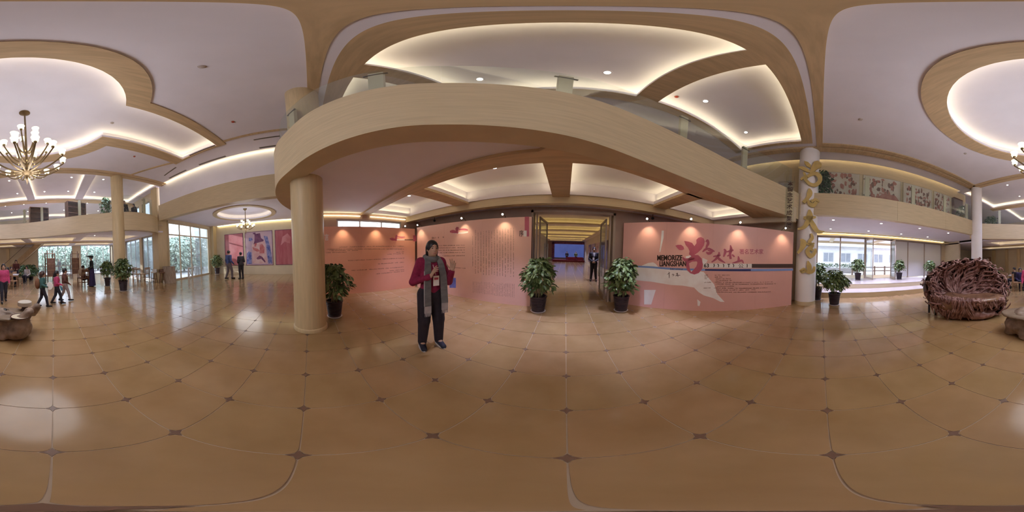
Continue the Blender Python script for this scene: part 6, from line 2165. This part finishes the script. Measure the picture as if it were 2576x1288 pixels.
# ---- woman in the crimson sweater
CRIM = mat('crimson_knit', (0.235, 0.012, 0.055), 0.85, var=0.12, scale=25, bump=0.15, bscale=90)
NAVY = cloth('dark_trousers', (0.022, 0.016, 0.024))
SHN = cloth('navy_shoe', (0.018, 0.02, 0.04), 0.6)
wm = person('person', 'woman in a crimson sweater, dark trousers and grey scarf talking with both hands raised', (-1.68, 1.545, 0), (0.93, -0.36), 1.63,
            {'head': (0.0, 0.065, 1.575), 'neck': (0.0, 0.03, 1.44), 'chest': (0, 0.015, 1.25), 'Rsh': (0.165, 0.01, 1.375), 'Lsh': (-0.155, 0.03, 1.375), 'Rel': (0.255, -0.06, 1.09), 'Rwr': (0.09, 0.23, 1.21), 'Lel': (-0.25, 0.09, 1.09), 'Lwr': (-0.205, 0.27, 1.27), 'Ran': (0.13, -0.02, 0.085), 'Lan': (-0.125, 0.0, 0.085), 'Rkn': (0.115, 0.02, 0.49), 'Lkn': (-0.11, 0.03, 0.49), 'Rtoe': (0.03, 0.15, -0.055), 'Ltoe': (0.0, 0.15, -0.055)},
            CRIM, NAVY, HAIRB, SHN, 0.0095, 'bob', hem=0.93, wide=1.25, sole=SOLE, fine_hand=True, topname='sweater', bulk=1.06,
            hands={'R': ((-0.25, 0.45, 0.75), (-0.75, 0.1, -0.2), 0.55, (0.20, 0.35, 0.45, 0.5)), 'L': ((-0.05, 0.18, 0.9), (0.6, 0.5, 0.0), 0.7, (0.05, 0.12, 0.35, 0.5))})
SCF = mat('grey_wool_scarf', (0.15, 0.145, 0.15), 0.9, var=0.15, scale=9, stretch=(1, 1, 3))
SCL = mat('pale_scarf_band', (0.38, 0.34, 0.35), 0.9, var=0.1, scale=9)



def ribbon(pts, wd, th, side=(1, 0, 0)):
    m = MB()
    sd2 = Vector(side).normalized()
    n = len(pts)
    for i, p in enumerate(pts):
        p = Vector(p)
        a = Vector(pts[min(i + 1, n - 1)]) - Vector(pts[max(i - 1, 0)])
        nn = sd2.cross(a).normalized()
        w_ = wd[i] if hasattr(wd, '__len__') else wd
        for x, y in ((-1, -1), (1, -1), (1, 1), (-1, 1)):
            m.v.append(tuple(p + sd2 * x * w_ / 2 + nn * y * th / 2))
    for i in range(n - 1):
        for k in range(4):
            k2 = (k + 1) % 4
            m.f.append((i * 4 + k, i * 4 + k2, (i + 1) * 4 + k2, (i + 1) * 4 + k))
    m.f += [(0, 1, 2, 3), (n * 4 - 1, n * 4 - 2, n * 4 - 3, n * 4 - 4)]
    return m


nk = [(0.078 * cos(t) + 0.008, 0.075 * sin(t) + 0.03, 1.385 - 0.02 * sin(t)) for t in np.linspace(0.9, 2 * pi + 2.24, 26)]
scarf = MB().tube(nk, [0.03] + [0.042] * 24 + [0.03], 8)
part('scarf_loop', scarf, SCF, wm, smooth=True)
for q, pts in (('R', [(0.075, 0.06, 1.40), (0.09, 0.125, 1.33), (0.10, 0.150, 1.22), (0.105, 0.158, 1.05), (0.105, 0.155, 0.88), (0.105, 0.16, 0.74)]), ('L', [(-0.06, 0.07, 1.40), (-0.085, 0.13, 1.33), (-0.11, 0.15, 1.20), (-0.125, 0.155, 1.05), (-0.135, 0.155, 0.88), (-0.14, 0.16, 0.76)])):
    pp = catmull(pts, 4)
    t_ = part('scarf_tail', ribbon(pp, [0.070 + 0.022 * min(1, i / 8) for i in range(len(pp))], 0.022, (1, 0.12 if q == 'R' else -0.1, 0)), SCF, wm, smooth='auto', label='hanging grey scarf end')
    e = pts[-1]
    part('scarf_end', ribbon([(e[0], e[1], e[2]), (e[0] + 0.002, e[1] + 0.004, e[2] - 0.10)], 0.094, 0.02, (1, 0.1, 0)), SCL, t_)
    b_ = [(p[0] + (0.036 if q == 'R' else -0.036), p[1] - 0.001, p[2]) for p in pp[8:]]
    part('scarf_stripe', ribbon(b_, 0.024, 0.026, (1, 0.1, 0)), SCL, t_)
    fg = MB()
    for k in range(12):
        x = e[0] - 0.042 + 0.0076 * k
        fg.tube([(x, e[1] + 0.004, e[2] - 0.10), (x + rr_.uniform(-0.006, 0.006), e[1] + 0.004, e[2] - 0.155)], [0.004, 0.002], 4)
    part('fringe', fg, SCL, t_, kind='stuff')
part('lanyard', MB().tube([(0.02, 0.128, 1.30), (-0.012, 0.155, 1.16)], 0.004, 5), WHP, wm)
bd = part('id_badge', MB().cbox((-0.015, 0.158, 1.085), (0.085, 0.006, 0.135), rz=0.05), WHP, wm, label='white name badge')
part('badge_print', MB().cbox((-0.015, 0.1625, 1.115), (0.06, 0.002, 0.03), rz=0.05), RED, bd)

# ---- guard in the doorway
SUIT = cloth('black_suit', (0.022, 0.018, 0.028), 0.7)
BSH = cloth('black_shoe', (0.012, 0.010, 0.012), 0.35)
gd = person('person', 'man in a dark suit standing with clasped hands inside the exhibition doorway', (1.47, 8.3, 0), (-0.18, -1), 1.76, {'Rwr': (0.06, 0.20, 0.98), 'Lwr': (-0.06, 0.20, 0.99), 'Rel': (0.235, -0.01, 1.10), 'Lel': (-0.235, -0.01, 1.10), 'Ran': (0.13, 0, 0.085), 'Lan': (-0.13, 0, 0.085)}, SUIT, SUIT, None, BSH, 0.014, 'short', hem=0.82, hands={'R': ((-0.8, 0.2, -0.3), (0, -1, 0), 0.1, 0.7), 'L': ((0.8, 0.25, -0.35), (0, -1, 0), 0.1, 0.7)}, bulk=1.08)
part('shirt_front', MB().add([(-0.05, 0.112, 1.47), (0.05, 0.112, 1.47), (0.035, 0.150, 1.30), (0, 0.152, 1.18), (-0.035, 0.150, 1.30)], [(0, 1, 2, 3, 4)]), WHP, gd)
part('tie', MB().add([(-0.018, 0.118, 1.46), (0.018, 0.118, 1.46), (0.022, 0.157, 1.25), (0, 0.157, 1.20), (-0.022, 0.157, 1.25)], [(0, 1, 2, 3, 4)]), SUIT, gd)
part('badge', MB().cbox((0.02, 0.158, 1.16), (0.09, 0.006, 0.13)), WHP, gd)

# ---- two visitors looking at the murals
BLUEJ = cloth('blue_jacket', (0.06, 0.08, 0.22))
GRYT = cloth('grey_trousers', (0.16, 0.13, 0.15))
DKJ = cloth('dark_jacket', (0.035, 0.03, 0.04))
WALK = {'Ran': (0.10, 0.14, 0.085), 'Rkn': (0.10, 0.13, 0.49), 'Lan': (-0.10, -0.18, 0.10), 'Lkn': (-0.10, 0.0, 0.48)}
person('person', 'man in a blue jacket seen from behind before the rose mural', (-8.65, -4.69, 0), (-0.9, 0.35), 1.74, {**WALK, 'Rwr': (0.24, 0.16, 0.90)}, BLUEJ, GRYT, None, BSH, 0.016, 'short', hem=0.78, bulk=1.12, group='visitors in the lobby')
person('person', 'visitor in a dark jacket looking back beside the lilac mural', (-8.85, -3.98, 0), (-0.5, -0.6), 1.62, {'Rwr': (0.10, 0.20, 1.05), 'Lwr': (-0.12, 0.18, 1.0)}, DKJ, DKJ, None, BSH, 0.016, 'short', hem=0.80, group='visitors in the lobby')

# ---- man in the feathered hat and long robe
ROBE = cloth('black_robe', (0.02, 0.022, 0.022))
PURP = cloth('purple_skirt', (0.035, 0.025, 0.085))
ht = person('person', 'man in a dark long robe and a turban with a forward horn', (-2.09, -8.85, 0), (0.97, -0.15), 1.72, {'Rwr': (0.18, 0.22, 0.98), 'Lwr': (-0.18, 0.20, 0.98)}, ROBE, PURP, None, BSH, 0.016, 'short', skirt=0.27, hem=0.95)
tu = SDF((-0.2, -0.2, 1.55), (0.2, 0.45, 1.85), 0.012)
tu.ell((0, 0.01, 1.66), (0.115, 0.13, 0.075)).cap((0, 0.10, 1.68), (0, 0.34, 1.70), 0.045, 0.012, 0.03)
part('turban', tu.mb(), ROBE, ht, smooth=True, label='dark turban with a pointed horn')
part('apron', MB().cbox((0.12, 0.17, 0.75), (0.16, 0.03, 0.50)), ROBE, ht)
YEL = cloth('yellow_tassel', (0.52, 0.42, 0.04))
part('tassel', ribbon([(0.20, 0.20, 0.97), (0.21, 0.24, 0.80), (0.20, 0.235, 0.62)], [0.07, 0.10, 0.12], 0.04), YEL, ht, label='yellow tassel')
# ---- seated person with a straw cape
TANC = cloth('straw_cape', (0.36, 0.27, 0.19))
DKS = cloth('maroon_top', (0.10, 0.03, 0.03))
g = atz(208, 720)
sp2 = person('person', 'seated person with a straw cape facing the man in the turban', (g[0] - 0.02, g[1] + 0.10, 0.02), (-0.94, -0.30), 1.6, None, DKS, DKJ, None, BSH, 0.016, 'short', sit=0.45, hem=0.90)
cp = SDF((-0.35, -0.3, 0.5), (0.35, 0.3, 1.1), 0.018)
cp.ell((0, -0.06, 0.80), (0.27, 0.19, 0.23), 0.05).ell((0, 0.14, 0.78), (0.2, 0.16, 0.3), 0, 'd')
part('cape', cp.mb(), TANC, sp2, smooth=True, label='rounded straw-coloured cape')
# ---- three children and an older one walking
TEAL = cloth('teal_jacket', (0.05, 0.13, 0.13))
BRN = cloth('brown_coat', (0.13, 0.055, 0.045))
PNK = cloth('pink_jacket', (0.50, 0.06, 0.17))
DNM = cloth('dark_jeans', (0.03, 0.028, 0.045))
BROWNP = cloth('tan_backpack', (0.20, 0.09, 0.05))
LTG = cloth('light_trousers', (0.36, 0.30, 0.32))
WK = {'Ran': (0.09, 0.22, 0.10), 'Rkn': (0.09, 0.16, 0.50), 'Lan': (-0.09, -0.26, 0.10), 'Lkn': (-0.09, -0.06, 0.47)}
g = atz(108, 772)
k1 = person('person', 'child in teal with a tan backpack and a pale round fan', (g[0], g[1], 0), (-1, -0.1), 1.16, {**WK, 'Rwr': (0.2, 0.22, 1.0), 'Lwr': (-0.2, 0.26, 1.02)}, TEAL, DNM, mat('brown_hair', (0.06, 0.03, 0.025), 0.5, var=0.2, scale=30), BSH, 0.013, 'bob', hem=0.72, bulk=1.4, hk=1.28, group='children walking past')
bp_ = SDF((-0.2, -0.35, 0.5), (0.2, 0.0, 1.05), 0.014)
bp_.ell((0, -0.15, 0.78), (0.12, 0.09, 0.18))
part('backpack', bp_.mb(), BROWNP, k1, smooth=True)
part('round_fan', MB().lathe([(0.12, -0.004), (0.125, 0), (0.12, 0.004)], 24), WHP, k1, loc=(0.16, 0.22, 0.72), rot=(1.4, 0.1, 0.8), label='pale round fan')
g = atz(144, 764)
k2 = person('person', 'girl with a ponytail in a bright pink jacket walking', (g[0], g[1], 0), (-1, -0.1), 1.14, {**WK, 'Rwr': (0.16, 0.26, 1.0), 'Lwr': (-0.18, 0.24, 0.98)}, PNK, DNM, None, BSH, 0.013, 'pony', hem=0.80, bulk=1.42, hk=1.28, group='children walking past')
part('blue_bag', MB().cbox((0.10, 0.14, 0.56), (0.12, 0.05, 0.14), rx=0.3), cloth('blue_bag', (0.08, 0.22, 0.36)), k2)
g = atz(160, 757)
k3 = person('person', 'boy in a brown coat with a tan strap, last of the three children', (g[0] - 0.06, g[1], 0), (-1, -0.15), 1.20, {**WK, 'Rwr': (0.16, 0.20, 0.92), 'Lwr': (-0.20, 0.1, 0.9)}, BRN, LTG, None, BSH, 0.013, 'short', hem=0.74, bulk=1.42, hk=1.26, group='children walking past')
part('strap', MB().bar((0.16, 0.06, 0.96), (-0.10, 0.14, 0.62), 0.05, 0.03), TANC, k3)
g = atz(10, 760)
person('person', 'walker in a long pink coat and dark leggings at the left edge', (g[0], g[1], 0), (-0.35, 0.9), 1.42, {**WK}, PNK, DNM, None, BSH, 0.014, 'bob', hem=0.62, bulk=1.3, hk=1.12)
# ---- figures at the back
g = atz(149, 689)
person('person', 'dark figure in a knee-length coat standing before the back window', (g[0], g[1], 0), (0.5, 0.8), 1.66, None, DKJ, DNM, None, BSH, 0.018, 'short', hem=0.55)
g = atR(41, 690, 10.8)
person('person', 'woman in a dark red top standing behind the tea table', (g[0], g[1], 0), (-0.1, 1), 1.62, {'Rwr': (0.12, 0.22, 1.05), 'Lwr': (-0.12, 0.22, 1.05)}, DKS, DNM, None, BSH, 0.018, 'bob', hem=0.85)
WHS = cloth('white_shirt', (0.55, 0.5, 0.5))
for k, (px, py, rr, f, t_, l) in enumerate(((20, 694, 9.2, (0.4, 0.9), BRN, 'seated guest in brown at the tea table, facing the walker'), (28, 690, 10.2, (-0.6, 0.7), DKJ, 'seated guest in dark clothes at the tea table'), (68, 690, 11.4, (0.3, 0.8), WHS, 'seated guest in a white shirt beside the staircase bushes'), (2552, 700, 9.4, (0.5, 0.8), DKJ, 'seated guest in dark clothes right of the root armchair'), (2566, 700, 8.8, (-0.5, 0.8), PURP, 'seated guest in blue at the crowded tea table'))):
    g = atR(px, py, rr)
    person('person', l, (g[0], g[1], 0.0), f, 1.62, None, t_, DNM, None, BSH, 0.02, 'short' if k % 2 else 'bob', sit=0.45, group='seated tea guests')
for (X, Y, l, f) in ((-4.1, -8.6, 'dark visitor upstairs behind the oak column', (0.3, 1)), (-4.9, -8.9, 'second dark visitor upstairs near the upper window', (1, 0.3))):
    person('person', l, (X, Y, 3.42), f, 1.6, {'Rwr': (0.12, 0.24, 1.1)}, DKJ, DNM, None, BSH, 0.02, 'bob', group='visitors upstairs')
for (X, l, t_) in ((0.2, 'seated speaker in dark clothes before the blue screen', DKJ), (1.5, 'seated speaker in olive before the blue screen', cloth('olive', (0.10, 0.10, 0.04)))):
    person('person', l, (X, 23.55, 0.30), (0, -1), 1.65, None, t_, DNM, None, BSH, 0.03, 'short', sit=0.45, group='speakers on the stage')
